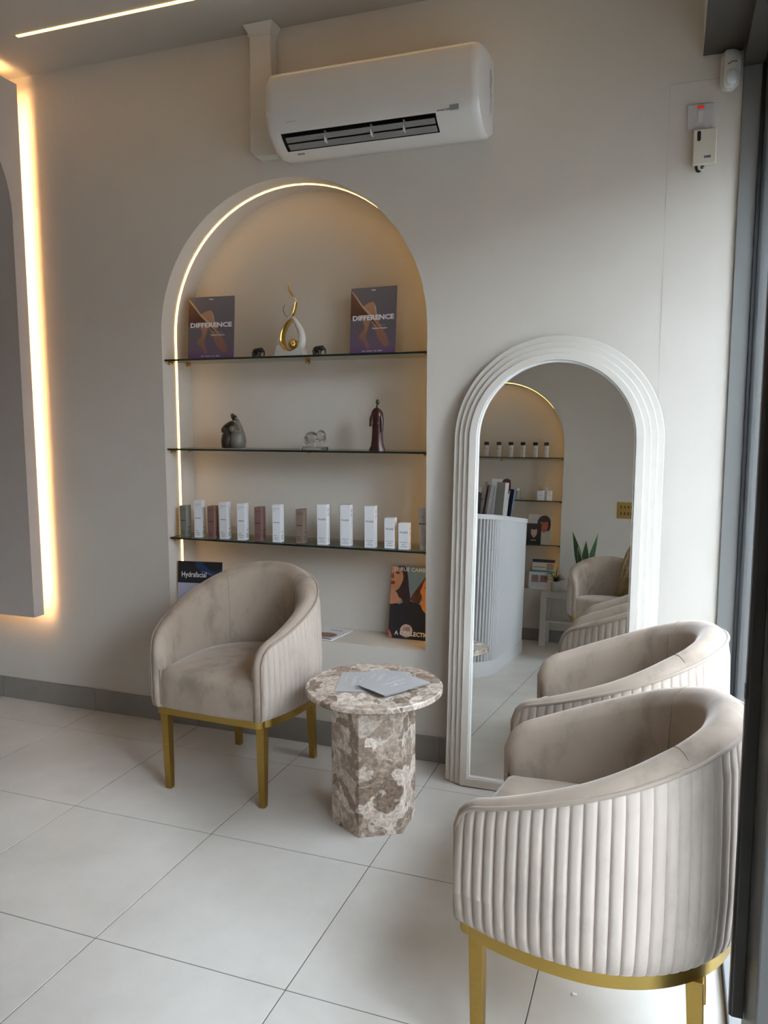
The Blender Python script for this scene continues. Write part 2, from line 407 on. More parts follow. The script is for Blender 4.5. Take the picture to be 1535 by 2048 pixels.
# skirting tiles
def skirting(name, y, s, x0, x1):
    bm = nb(); box(bm, x0, x1, min(y, y-s*.004), max(y, y-s*.004), .001, .108); b = struct(name, bm, grout)
    x = x0; first = None
    cuts = [x0] + [c for c in (-3.28, -2.68, -2.08, -1.48, -.88, -.28) if x0 < c < x1] + [x1]
    for a, c in zip(cuts, cuts[1:]):
        bm = nb(); box(bm, a+.0008, c-.0008, min(y, y-s*.010), max(y, y-s*.010), .001, .112); obj('skirting_tile', bm, skirt, b, bevel=.001, seg=1)
skirting('baseboard_back', 0, 1, XL, XR); skirting('baseboard_front', YO, -1, XL, XR)
bm = nb(); box(bm, XL, XL+.010, YO+.01, -.011, .001, .112); struct('baseboard_left', bm, skirt, bevel=.001)

# floating back-lit panel with a tall arch on the left wall
PX = -2.93
def lit_panel():
    w = thing('backlit_wall_panel', 'deep off-white arched panel floating off the wall with warm light glowing around it', 'wall panel')
    z0, z1, yb, pier = .487, 3.012, -.06, .067
    R = .52; zs = 2.40; yc = yb-pier-R; yend = yc-R-pier
    inner = [(yb-pier, z0)] + [(yc+R*math.cos(PI*k/28), zs+R*math.sin(PI*k/28)) for k in range(29)] + [(yc-R, z0)]
    # arched body: front plate and jambs (outline in y,z extruded in x)
    bm = nb()
    def q(a, b, c, d, x): bm.faces.new([bm.verts.new((x, p[0], p[1])) for p in (a, b, c, d)])
    for x in (PX, XL+.06):
        q((yb, z0), (yb-pier, z0), (yb-pier, zs), (yb, zs), x)
        q((yend, z0), (yc-R, z0), (yc-R, zs), (yend, zs), x)
        q((yb, zs), (yb-pier, zs), (yb-pier, z1), (yb, z1), x)
        q((yend, zs), (yc-R, zs), (yc-R, z1), (yend, z1), x)
        for i in range(1, len(inner)-2):
            a, b = inner[i], inner[i+1]; q(a, b, (b[0], z1), (a[0], z1), x)
    grid(bm, [[(PX, *p) for p in inner], [(XL+.06, *p) for p in inner]])
    # outer lips, recessed grooves behind them
    g = .040; t = .012
    def strip(P): grid(bm, P)
    # back (towards the back wall): lip edge, groove wall, groove floor
    xl = PX-t; xg = PX-t-.045
    strip([[(PX, yb, z0), (PX, yb, z1)], [(xl, yb, z0), (xl, yb, z1)], [(xl, yb-g, z0), (xl, yb-g, z1)], [(xg, yb-g, z0), (xg, yb-g, z1)], [(xg, yb-.012, z0), (xg, yb-.012, z1)], [(XL+.06, yb-.012, z0), (XL+.06, yb-.012, z1)]])
    # top
    strip([[(PX, yb, z1), (PX, yend, z1)], [(xl, yb, z1), (xl, yend, z1)], [(xl, yb, z1-g), (xl, yend, z1-g)], [(xg, yb, z1-g), (xg, yend, z1-g)], [(xg, yb, z1-.012), (xg, yend, z1-.012)], [(XL+.06, yb, z1-.012), (XL+.06, yend, z1-.012)]])
    # undersides and far end
    strip([[(PX, yb, z0), (PX, yb-pier, z0)], [(XL+.06, yb, z0), (XL+.06, yb-pier, z0)]])
    strip([[(PX, yend, z0), (PX, yc-R, z0)], [(XL+.06, yend, z0), (XL+.06, yc-R, z0)]])
    strip([[(PX, yend, z0), (PX, yend, z1)], [(XL+.06, yend, z0), (XL+.06, yend, z1)]])
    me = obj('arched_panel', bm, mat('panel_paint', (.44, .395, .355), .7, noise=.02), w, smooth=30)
    bm = nb(); box(bm, XL+.003, XL+.06, yend+.08, yb-.05, z0+.08, z1-.05)
    obj('mounting_frame', bm, mat('arch_back_paint', (.27, .225, .20), .8, noise=.02), w)
    zl = .008
    bm = nb()
    box(bm, xg+.006, xl-.008, yb-g+.001, yb-g+.004, z0+.02, z1-.05)
    obj('led_strip', bm, led_panel, w)
    bm = nb(); box(bm, xg+.006, xl-.008, yend+.05, yb-.05, z1-g+.001, z1-g+.004); obj('led_strip', bm, led_panel, w)
    bm = nb(); box(bm, XL+.10, xg-.02, yb-.0115, yb-.009, z0+.030, z0+.037); obj('led_strip', bm, led_panel, w)
lit_panel()

# ceiling light lines
cl = thing('ceiling_light_line', 'slim recessed led line glowing in the ceiling near the arched niche', 'ceiling light', (0, 0, CEIL))
bm = nb(); box(bm, -2.66, -.55, -.330, -.316, -.003, .0005); obj('diffuser', bm, led_ceil, cl)
bm = nb(); box(bm, -.568, -.55, -4.1, -.332, -.003, .0005); obj('diffuser', bm, led_ceil, cl)

# ------------------------------------------------------------------ shopfront
GX = .25
def shopfront():
    w = thing('window_1', 'x', 'window'); del w['label']; del w['category']; w['kind'] = 'structure'
    def post(y0, y1, nm='window_post'):
        bm = nb(); box(bm, XR+.002, .242, y0, y1, .03, 2.66); box(bm, .262, .325, y0, y1, .03, 2.66)
        p = obj(nm, bm, alu_light, w, bevel=.002)
        bm = nb(); box(bm, .241, .2495, y0-.012, y1, .03, 2.66); box(bm, .2535, .263, y0-.012, y1, .03, 2.66); box(bm, .248, .256, y0, y1-.002, .03, 2.66)
        obj('gasket', bm, rubber, w)
        return p
    post(-.012, -.002+.04)
    post(-3.51, -3.45); post(-2.65, -2.59)
    bm = nb(); box(bm, XR+.001, .36, -3.45, -2.65, 0, 2.70); obj('light_blocking_pier', bm, paint, w)  # unseen pier added to hold back daylight from the near side
    bm = nb(); box(bm, XR+.001, .40, YO-.3, -4.22, 0, CEIL+.1); obj('light_blocking_pier', bm, paint, w)  # unseen pier added to dim the front wall and corner chair
    bm = nb(); box(bm, XR+.001, .325, -1.66, -1.455, .0, 2.66); obj('door_stile', bm, steelgrey, w, bevel=.004)
    for a, b in ((-1.455, -.012), (-2.60, -1.66), (-4.22, -3.51)):
        bm = nb(); box(bm, XR+.001, .325, a, b, .0, .034); obj('bottom_rail', bm, alu_light, w, bevel=.002)
        bm = nb(); box(bm, GX-.003, GX+.003, a, b, .034, 2.66); obj('pane', bm, window_glass, w)
    bm = nb(); box(bm, XR+.001, .325, YO, .04, 2.66, 2.76); obj('top_rail', bm, darkbrown, w, bevel=.002)
    bm = nb(); box(bm, XR+.0, XR+.0012, -1.455, -.012, .0005, .034); obj('rail_face', bm, mat('dark_rail_face', (.05, .05, .055), .4, noise=.04), w)
    bm = nb(); box(bm, .048, XR, YO, -.0, 2.72, CEIL); box(bm, XR, .33, YO, .3, 2.76, CEIL+.1); obj('bulkhead', bm, paint, w)
    bm = nb(); box(bm, .0505, XR-.002, YO, -.001, 2.7145, 2.7200); obj('bulkhead_soffit', bm, darkbrown, w)
    # exterior fascia projecting over the pavement
    bm = nb(); box(bm, .33, .62, YO-.4, .4, 2.46, 3.4); obj('fascia', bm, darkbrown, w)
    return w
win = shopfront()
bar = thing('door_pull_bar', 'long dark grey vertical pull bar by the glass at the right of near chair', 'door handle', (0, 0, 0))
bm = nb(); prism(bm, [(.153, -1.472), (.153, -1.495), (.158, -1.50), (.1795, -1.50), (.1795, -1.472)], .262, 1.76); obj('grip', bm, mat('dark_bar', (.022, .019, .017), .4, noise=.05), bar, bevel=.0015)
bm = nb(); box(bm, .1500, .153, -1.4995, -1.4935, .925, .955); obj('screw_cap', bm, alu, bar)

# the street outside
bm = nb(); box(bm, .33, 3.2, -14, 10, -.12, -.01); struct('pavement', bm, outgrey)
bm = nb(); box(bm, 3.2, 9.0, -30, 26, -.25, -.11); struct('road', bm, mat('asphalt', (.05, .05, .05), .85, noise=.2, scale=4))
fac = thing('shop_building', 'brick building across the street, shaped to block low sky light', 'building', (9.0, -2, 0))  # height and length set so the facade cuts off low sky
bm = nb(); box(bm, 0, 3, -3.5, 14, -.2, 8.8); obj('facade', bm, outwall, fac)
for k in range(7):
    for z in (.6, 3.6, 6.4):
        y = -2 + k*2.4
        bm = nb(); box(bm, -.06, .0, y-.75, y+.75, z, z+1.9); f = obj('window_frame', bm, deskm, fac)
        bm = nb(); box(bm, -.07, -.062, y-.65, y+.65, z+.1, z+1.8); obj('pane', bm, mat('dark_window', (.03, .035, .04), .08), f)

fb = thing('added_low_building', 'unseen low brick block added along the street to cut low sky light', 'building', (9.0, -6.2, 0))  # added to cut the sky light coming in low along the street
bm = nb(); box(bm, 0, 3, -24, 0, -.2, 3.9); obj('facade', bm, outwall, fb)
for k in range(4):
    bm = nb(); box(bm, -.06, .0, -2.6-k*3, -.9-k*3, .5, 2.4); f = obj('window_frame', bm, deskm, fb)
    bm = nb(); box(bm, -.07, -.062, -2.5-k*3, -1.0-k*3, .6, 2.3); obj('pane', bm, MATS['dark_window'], f)
fe = thing('added_end_building', 'unseen building added at the far end of the street to limit low sky light', 'building', (4.5, -26, 0))  # added block, limits low sky light from the street end
bm = nb(); box(bm, -6, 4, -3, 0, -.2, 5.6); obj('facade', bm, outwall, fe)
bm = nb(); box(bm, -6.2, 4.2, -3.2, .2, 5.6, 5.9); obj('parapet', bm, outgrey, fe)

# ------------------------------------------------------------------ tub chair
def make_chair(label):
    t = thing('tub_chair', label, 'chair')
    FR = -.29; YB = -.02; A, B = .302, .31; TH0 = .352
    def hw(y): return A - .80*(y-YB)**2
    def plan(s):
        """s in 0..1 along the outside from front left, round the back, to front right -> (x,y), inward normal"""
        L1 = .275; L2 = 1.0
        n = s
        if n < .22: y = FR + (YB-FR)*n/.22; return (-hw(y), y)
        if n > .78: y = FR + (YB-FR)*(1-n)/.22; return (hw(y), y)
        a = PI*(n-.22)/.56
        return (-A*math.cos(a), YB + B*math.sin(a))
    # even arc-length resample
    raw = [plan(i/800) for i in range(801)]
    L = [0]
    for i in range(800): L.append(L[-1]+math.dist(raw[i], raw[i+1]))
    tot = L[-1]; NCH = 58; SUB = 6; N = NCH*SUB
    import bisect
    P = []
    for k in range(N+1):
        d = tot*k/N; i = min(799, max(0, bisect.bisect(L, d)-1)); f = (d-L[i])/max(1e-9, L[i+1]-L[i])
        P.append((raw[i][0]+(raw[i+1][0]-raw[i][0])*f, raw[i][1]+(raw[i+1][1]-raw[i][1])*f))
    nin = []
    for k in range(N+1):
        a, b = P[max(0, k-1)], P[min(N, k+1)]
        tx, ty = b[0]-a[0], b[1]-a[1]; l = math.hypot(tx, ty); nin.append((ty/l, -tx/l))
    RC = .055
    def zs(k):
        x, y = P[k]; u = max(0.0, (y-FR)/.58)
        z = .618 + .205*(u**1.05)
        d = min(tot*k/N, tot*(N-k)/N)
        if d < RC: z -= RC*.9*(1-math.sqrt(max(0, 1-((RC-d)/RC)**2)))
        return z
    # outer shell with quilted channels
    rows = []
    ZR = [0, .012, .04, .09, .3, .6, .88, 1]
    for k in range(N+1):
        f = (k % SUB)/SUB; c = .0042*math.sqrt(max(0, 1-(2*f-1)**2)) if (k % SUB) else -.0015
        top = zs(k); col = []
        for j, zf in enumerate(ZR):
            z = TH0 + (top-TH0)*zf if zf > .1 else TH0 + zf
            base = (-.007, .001, .007, .010, .012, .010, .006, .0)[j]
            amp = (.4, .8, 1, 1, 1, 1, .9, .15)[j]
            o_ = base + c*amp
            col.append((P[k][0]-nin[k][0]*o_, P[k][1]-nin[k][1]*o_, z))
        rows.append(col)
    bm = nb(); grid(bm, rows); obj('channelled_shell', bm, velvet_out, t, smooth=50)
    # rim path: up the left front edge, along the top, down the right front edge
    idx = list(range(0, N+1, 3))
    path = []
    z00 = zs(0)
    for z, i_ in ((TH0, .006), (.366, .001), (.39, 0), (.45, 0), (.51, 0)): path.append(((P[0][0]+i_, P[0][1]+i_*.6), nin[0], z, 0, Vector((0, -1, 0))))
    for k in idx: 
        path.append((P[k], nin[k], zs(k), k/N, None))
    for z, i_ in ((.51, 0), (.45, 0), (.39, 0), (.366, .001), (TH0, .006)): path.append(((P[N][0]-i_, P[N][1]+i_*.6), nin[N], z, 1, Vector((0, -1, 0))))
    n = len(path); pr = []; inner_edge = []; C3 = []
    for i, (p, nn, z, s, b_) in enumerate(path):
        d = min(s, 1-s)
        th = .040 + .048*min(1, d/.30)**.8
        if b_ is not None:
            b = b_
            nx = Vector((1 if p[0] < 0 else -1, 0, 0))
        else:
            q = min(1, d/.04); b = Vector((0, -(1-q), q)).normalized()
            nx = Vector((nn[0], nn[1], 0))
            if d < .04: nx = nx.lerp(Vector((1 if p[0] < 0 else -1, 0, 0)), 1-q).normalized()
        base = Vector((p[0], p[1], z)); C3.append(base)
        bu = .013 + .013*min(1, d/.3)
        row = []
        for qq in (0, .12, .28, .46, .64, .80, .92, 1):
            drop = .0 if qq < .5 else (qq-.5)**2*1.6*bu/.02*.028
            row.append(base + nx*th*qq + b*(bu*math.sin(PI*min(1, qq*1.02))**.75 if qq < 1 else 0) - b*drop)
        pr.append(row); inner_edge.append(row[-1])
    bm = nb(); grid(bm, pr); 
    # inner wall down from the rim, leaning in slightly
    rows = []
    for e, (p, nn, z, s, b_) in zip(inner_edge, path):
        lo = .455
        nx = Vector((nn[0], nn[1], 0)); col = [e]
        for f, lean in ((.25, .006), (.5, .010), (.75, .012), (1, .012)):
            zz = e.z + (lo-e.z)*f if e.z > lo else e.z
            col.append(Vector((e.x, e.y, zz)) + (nx*lean if e.z > lo+.03 else Vector((0, 0, 0))))
        rows.append(col)
    grid(bm, rows)
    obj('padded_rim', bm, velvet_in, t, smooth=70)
    out = [c - Vector((nn[0], nn[1], 0))*.002 + Vector((0, 0, .001)) for c, (p, nn, z, s, b_) in zip(C3, path)]
    bm = nb(); tube(bm, out, .0048, 8); obj('piping', bm, piping_m, t, smooth=60)
    for sgn in (-1, 1):
        x = (hw(FR)-.040)*sgn
        bm = nb(); tube(bm, [(x, FR-.002, z) for z in (TH0, .40, .45, .50)], .0035, 6); obj('piping', bm, piping_m, t, smooth=60)
        # back seam line running over the rim
        k = int(N*(.30 if sgn < 0 else .70)); th = .088
    for fr in (.325, .675):
        i = min(range(len(path)), key=lambda q: abs(path[q][3]-fr))
        pts = [p + path[i][1][0]*Vector((0, 0, 0)) for p in pr[i]] + rows[i][1:]
        pts = [p + Vector((0, 0, .0006)) if j < 7 else p + Vector((path[i][1][0], path[i][1][1], 0))*.0006 for j, p in enumerate(pts)]
        bm = nb(); tube(bm, pts[1:], .0009, 5); obj('seam', bm, seam_m, t, smooth=60)
    # seat block
    inn = []
    for k in range(0, N+1, 4):
        d = min(k/N, 1-k/N); th = .040 + .048*min(1, d/.30)**.8 - .006
        inn.append((P[k][0]+nin[k][0]*th, P[k][1]+nin[k][1]*th))
    x0, x1 = inn[0][0], inn[-1][0]
    front = [(x1+(x0-x1)*k/14, FR-.004-.014*math.sin(PI*k/14)) for k in range(15)]
    outl = [(x0, FR-.004)] + inn[1:-1] + [(x1, FR-.004)] + front[1:-1]
    cx, cy = 0, -.02
    rows = []
    for z, ins in ((TH0, .006), (.365, 0), (.462, 0), (.482, .004), (.496, .014), (.505, .032), (.511, .07), (.515, .13), (.517, .20)):
        r = []
        for (x, y) in outl:
            v = Vector((x-cx, y-cy)); l = v.length; v = v*(max(.02, l-ins)/l); r.append((cx+v.x, cy+v.y, z))
        rows.append(r)
    bm = nb(); R = grid(bm, rows, closed=True); bm.faces.new(R[-1])
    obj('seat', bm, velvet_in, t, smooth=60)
    # brass band: thin closed ring under the shell
    bo = [(P[k][0]+nin[k][0]*.007, P[k][1]+nin[k][1]*.007) for k in range(8, N-7, 3)]
    f = (hw(FR)-.005)
    cr = .028
    fl = [(-f+cr-cr*math.cos(PI/2*k/6), FR+.002+cr-cr*math.sin(PI/2*k/6)) for k in range(7)]
    frr = [(-x, y) for x, y in fl[::-1]]
    ring = fl[::-1] + [p for p in bo if p[1] > FR+cr+.006] + frr[::-1]
    bm = nb(); prism(bm, ring, .322, .352); obj('brass_band', bm, brass_band, t, smooth=35)
    # legs
    for sx in (-1, 1):
        for (xt, yt, xb, yb) in ((.217, -.246, .214, -.243), (.184, .205, .188, .222)):
            bm = nb(); rows = []
            for z, h, fr in ((.323, .0175, 0), (.10, .0145, .68), (.0, .0125, 1)):
                x = (xt+(xb-xt)*fr)*sx; y = yt+(yb-yt)*fr
                rows.append([(x+a*h, y+b*h, z) for a, b in ((-1, -1), (1, -1), (1, 1), (-1, 1))])
            grid(bm, rows, closed=True, cap=True); obj('leg', bm, brass, t, bevel=.002)
    return t
c1 = make_chair('beige velvet tub chair with brass legs standing in front of the arched niche')
c1.location = (-1.607, -.352, 0); c1.rotation_euler = (0, 0, math.radians(-2))
dup(c1, (-.108, -1.292, 0), -PI/2-math.radians(3), 'large near velvet tub chair showing its channelled side, in the foreground by the glass')
dup(c1, (-.113, -.636, 0), -PI/2-math.radians(1), 'velvet tub chair in front of the leaning mirror, half hidden behind the nearest one')
dup(c1, (-.47, -3.92, 0), PI, 'velvet tub chair seen only in the mirror, in the corner beside a plant')

# ------------------------------------------------------------------ marble side table
tb = thing('side_table', 'round topped brown and cream marble side table on a six-sided pedestal', 'side table', (-.979, -.533, 0))
bm = nb(); prism(bm, [(.1555*math.cos(math.radians(-89.3+60*k)), .1555*math.sin(math.radians(-89.3+60*k))) for k in range(6)], 0, .478)
obj('pedestal', bm, marble_m, tb, bevel=.002)
bm = nb(); lathe(bm, [(.246, .478), (.250, .482), (.250, .497), (.246, .501)], 96); tp = obj('table_top', bm, marble_m, tb, smooth=30); tp.location = (-.006, .02, 0)

def leaflet(cx, cy, ang, z, tilt, label):
    t = thing('leaflet', label, 'leaflet', (cx, cy, z), 0, 'folded leaflets on the marble table')
    t.rotation_euler = (tilt, 0, math.radians(ang))
    # local x = short side, local y = long side
    bm = nb(); box(bm, -.073, .073, -.106, .106, 0, .0007); obj('back_page', bm, leafletm, t)
    bm = nb(); prism(bm, [(-.074, .0008), (.074, .0045), (.074, .0052), (-.074, .0015)], -.107, .107, 'y'); cv = obj('cover', bm, leafletm, t)
    text('LASER CLINIC', .012, whiteink, cv, (.022, .0, .0045), (0, math.radians(-1.4), PI/2), bold=.0001)
    text('AESTHETICS', .020, whiteink, cv, (-.004, .0, .0039), (0, math.radians(-1.4), PI/2))
    text('skin & beauty', .009, whiteink, cv, (-.045, .03, .0028), (0, math.radians(-1.4), PI/2))
    bm = nb(); lathe(bm, [(.006, .0), (.006, .0003)], 16); m_ = obj('emblem', bm, whiteink, cv); m_.location = (.008, 0, .0040)
leaflet(-1.045, -.517, 16, .5015, 0, 'silver grey leaflet, lowest and leftmost of three on the marble table')
leaflet(-.960, -.480, 3, .5075, 0, 'silver grey leaflet lying between two others on the marble table')
leaflet(-.900, -.530, -31, .5145, 0, 'silver grey leaflet lying uppermost of three, nearest the marble table edge')

# ------------------------------------------------------------------ standing mirror
def standing_mirror():
    TH = .0705
    t = thing('arched_mirror', 'tall arched floor mirror with stepped cream frame leaning on the back wall', 'mirror', (-.4195, -.152, 0), rot=(-TH, 0, 0))
    def U(hw_, apex, z0, inner_hw, inner_apex, iz0=None, n=48):
        o = [(-hw_, z0)] + [(-hw_*math.cos(PI*k/n), apex-hw_+hw_*math.sin(PI*k/n)) for k in range(n+1)] + [(hw_, z0)]
        i = [(-inner_hw, iz0 if iz0 is not None else z0)] + [(-inner_hw*math.cos(PI*k/n), inner_apex-inner_hw+inner_hw*math.sin(PI*k/n)) for k in range(n+1)] + [(inner_hw, iz0 if iz0 is not None else z0)]
        return o, i
    def ring(name, o, i, ya, yb, closed=False, m=cream_frame, bev=.002):
        bm = nb()
        rows = [[(p[0], ya, p[1]) for p in o], [(p[0], yb, p[1]) for p in o], [(p[0], yb, p[1]) for p in i], [(p[0], ya, p[1]) for p in i]]
        R = grid(bm, rows); 
        for j in range(len(o)-1): bm.faces.new((R[0][j], R[0][j+1], R[3][j+1], R[3][j]))
        if closed:
            a = [R[0][0], R[0][-1], R[3][-1], R[3][0]]; b = [R[1][0], R[1][-1], R[2][-1], R[2][0]]
            bm.faces.new(a); bm.faces.new(b[::-1])
            bm.faces.new((R[0][0], R[1][0], R[1][-1], R[0][-1])); bm.faces.new((R[3][0], R[2][0], R[2][-1], R[3][-1]))
        else:
            bm.faces.new((R[0][0], R[1][0], R[2][0], R[3][0])); bm.faces.new((R[0][-1], R[1][-1], R[2][-1], R[3][-1]))
        return obj(name, bm, m, t, smooth=30, bevel=bev)
    hws = [.395, .3725, .350, .3275, .297]; ax = [1.782, 1.7585, 1.7345, 1.711, 1.684]
    yy = [0, -.011, -.022, -.033]
    for k in range(3):
        o, i = U(hws[k], ax[k], .002, hws[k+1]-.004, ax[k+1]-.004); ring('frame_step', o, i, .018, yy[k])
    o, i = U(hws[3], ax[3], .002, hws[4], ax[4], .034); ring('inner_frame', o, i, .018, yy[3], True)
    o, i = U(hws[4], ax[4], .034, hws[4]-.006, ax[4]-.006, .040); ring('bead', o, i, .0, -.024, True, mat('white_bead', (.84, .84, .82), .3), .001)
    bm = nb(); pts, _ = U(hws[4]-.004, ax[4]-.004, .037, .1, .5); prism(bm, pts, -.0135, -.009, 'y'); obj('mirror_glass', bm, mirror, t)
    bm = nb(); pts, _ = U(.39, 1.775, .004, .1, .5); prism(bm, pts, .018, .020, 'y'); obj('backing_board', bm, mat('brown_backing', (.2, .15, .1), .8, noise=.1), t)
standing_mirror()

# ------------------------------------------------------------------ glass shelves
SH = [1.736, 1.326, .907]
def shelf(z, y, s, label, grp, studs):
    t = thing('glass_shelf', label, 'shelf', (NX, y, z), 0, grp)
    a, b = (.012, ND-.004) if s > 0 else (-(ND-.004), -.012)
    bm = nb(); box(bm, -NR+.004, NR-.004, a, b, -.008, 0); obj('pane', bm, shelf_glass, t)
    bm = nb(); f = a if s > 0 else b
    box(bm, -NR+.004, NR-.004, f-(.0012 if s > 0 else 0), f+(0 if s > 0 else .0012), -.0082, .0002); obj('polished_edge', bm, glass_edge, t)
    for (x, yy, ax) in studs:
        yy = yy*s
        bm = nb()
        if ax == 'x':
            d = .024 if x < 0 else -.024
            xw = (-NR if x < 0 else NR)
            tube(bm, [(xw, yy, -.014), (xw+d, yy, -.014)], .0062, 12); tube(bm, [(xw+d*.1, yy, -.014), (xw+d*.35, yy, -.014)], .0085, 12)
        else:
            tube(bm, [(x, s*ND, -.014), (x, s*(ND-.03), -.014)], .0062, 12); tube(bm, [(x, s*(ND-.002), -.014), (x, s*(ND-.010), -.014)], .0085, 12)
        obj('brass_stud', bm, gold, t, smooth=40)
ST = [(-1, .045, 'x'), (-1, .19, 'x'), (1, .045, 'x'), (1, .19, 'x'), (0, 0, 'y')]
for z, l in zip(SH, ('topmost glass shelf in the niche behind the chair, holding two purple cards', 'middle glass shelf in the niche behind the chair, holding three figurines', 'lowest glass shelf in the niche behind the chair, holding a row of cartons')):
    shelf(z, 0, 1, l, 'glass shelves in the back wall niche', ST)
for z, l in zip(SH, ('topmost reflected glass shelf, holding small black-topped tubes', 'middle reflected glass shelf, behind the books on the desk', 'lowest reflected glass shelf, holding the two portrait cards')):
    shelf(z, YO, -1, l, 'glass shelves seen in the mirror', ST)

# ------------------------------------------------------------------ cartons on the lowest shelf
def carton(x, y, z, w, d, h, m, inkm, rot, label, style, grp):
    t = thing('carton', label, 'carton', (x, y, z), math.radians(rot), grp)
    bm = nb(); box(bm, -w/2, w/2, -d/2, d/2, 0, h); b = obj('body', bm, m, t, bevel=.0008, seg=1)
    bm = nb(); prism(bm, [(-w/2+.001, h), (w/2-.001, h), (w/2-.001, h+.002), (-w/2+.001, h+.0005)], -d/2+.001, d/2-.001, 'y'); obj('lid_flap', bm, m, t)
    F = -d/2-.0004
    if style == 'line':
        text('HYDRATING', .0062, inkm, b, (-w/2+.004, F, h-.020), align='LEFT'); text('serum', .0062, inkm, b, (-w/2+.004, F, h-.028), align='LEFT')
        bm = nb(); box(bm, -w*.36, w*.36, F, F+.0003, h*.52, h*.52+.0035); obj('printed_bar', bm, inkm, b)
        for k, wd in enumerate((.55, .62, .4)):
            bm = nb(); box(bm, -w*.36, -w*.36+w*wd, F, F+.0003, .012+k*.009, .0145+k*.009); obj('printed_line', bm, inkm, b)
        bm = nb(); X = w/2+.0003; 
        for k in range(4): box(bm, X-.0002, X, -d*.3, d*.25, .012+k*.006, .0145+k*.006)
        box(bm, X-.0002, X, -d*.2, -d*.05, .044, .050); box(bm, X-.0002, X, d*.05, d*.2, .045, .051)
        obj('printed_side', bm, inkm, b)
    else:
        text('Medik8', .0125, black, b, (0, F, h*.60), squash=.95)
        for k, wd in enumerate((.62, .40, .70)):
            bm = nb(); box(bm, -w*wd/2, w*wd/2, F, F+.0003, .012+k*.009, .0140+k*.009); obj('printed_line', bm, greyink, b)
        bm = nb(); X = w/2+.0003
        for cz in (h-.024, h-.044):
            prism(bm, [(.009*math.cos(2*PI*k/16), cz+.008*math.sin(2*PI*k/16)) for k in range(16)], X-.0002, X, 'x')
        for k in range(4): box(bm, X-.0002, X, -d*.25, d*.25, .010+k*.006, .0125+k*.006)
        obj('printed_side', bm, paleink, b)
    return t
CT = [(-2.159, .038, .149, 'sage', 'line', 'sage green'), (-2.084, .174, .174, 'card', 'line', 'white'), (-2.008, .151, .151, 'pink', 'line', 'dusty pink'),
      (-1.946, .171, .171, 'card', 'line', 'white'), (-1.848, .17, .17, 'card', 'line', 'white'), (-1.763, .155, .155, 'pink', 'line', 'dusty pink'),
      (-1.666, .17, .170, 'card', 'line', 'white'), (-1.553, .153, .153, 'tan', 'line', 'tan'),
      (-1.441, .18, .18, 'card', 'm', 'white'), (-1.333, .18, .18, 'card', 'm', 'white'), (-1.215, .18, .18, 'card', 'm', 'white'),
      (-1.126, .131, .131, 'card', 'm', 'white'), (-1.060, .113, .113, 'card', 'm', 'white')]
LB = ['sage green carton leftmost on the lowest shelf, beside the led strip', 'tall white carton between the sage green one and a pink one',
      'dusty pink carton nearest the led strip, second tall white one beside it', 'white carton touching the first pink one on the lowest shelf',
      'white carton standing alone just before the middle pink one', 'dusty pink carton between two white ones in the middle of the row',
      'white carton between a pink one and the tan one', 'tan carton in front of the brass stud of the lowest shelf',
      'first of three tall white cartons with round marks on their side, nearest the tan one', 'second of three tall white cartons with round marks on their side',
      'last of three tall white cartons with round marks, beside the shorter ones', 'medium white carton whose side glows in warm light', 'shortest white carton in the row on the lowest shelf']
MM = {'sage': sage, 'card': card, 'pink': pink, 'tan': tan}
for k, (x, _, h, mk, st, cn) in enumerate(CT):
    w = .040 if st == 'line' else .0465
    if mk in ('pink', 'tan', 'sage'): w = .036
    carton(x, .060+(.004 if k % 2 else -.003), SH[2], w, .040 if st == 'line' else .036, h, MM[mk], greyink if mk == 'card' else black, [-3, 6, 2, 1, 3, -1, 4, 1, 2, 3, 1, 2, 3][k], LB[k], st, 'cartons on the lowest shelf')
# frosted squeeze tube standing on its cap
tu = thing('squeeze_tube', 'translucent grey squeeze tube standing at the right end of the carton row', 'tube', (-.978, .066, SH[2]))
rows = []
for z, a, b in ((.020, .017, .017), (.03, .0175, .016), (.09, .020, .012), (.15, .0235, .005), (.172, .025, .0012), (.180, .025, .0010)):
    rows.append([(a*math.cos(2*PI*k/20), b*math.sin(2*PI*k/20), z) for k in range(20)])
bm = nb(); grid(bm, rows, closed=True, cap=True); b_ = obj('tube_body', bm, mat('frosted_grey_plastic', (.50, .49, .47), .35, noise=.01), tu, smooth=40)
bm = nb(); lathe(bm, [(.0155, 0), (.016, .002), (.0165, .019), (.015, .020)], 24); obj('cap', bm, mat('pale_green_cap', (.62, .68, .60), .3), tu, smooth=40)
text('Medik8', .0105, black, b_, (0, -.0145, .108), bold=.0002); text('ek', .012, greyink, b_, (0, -.009, .135))

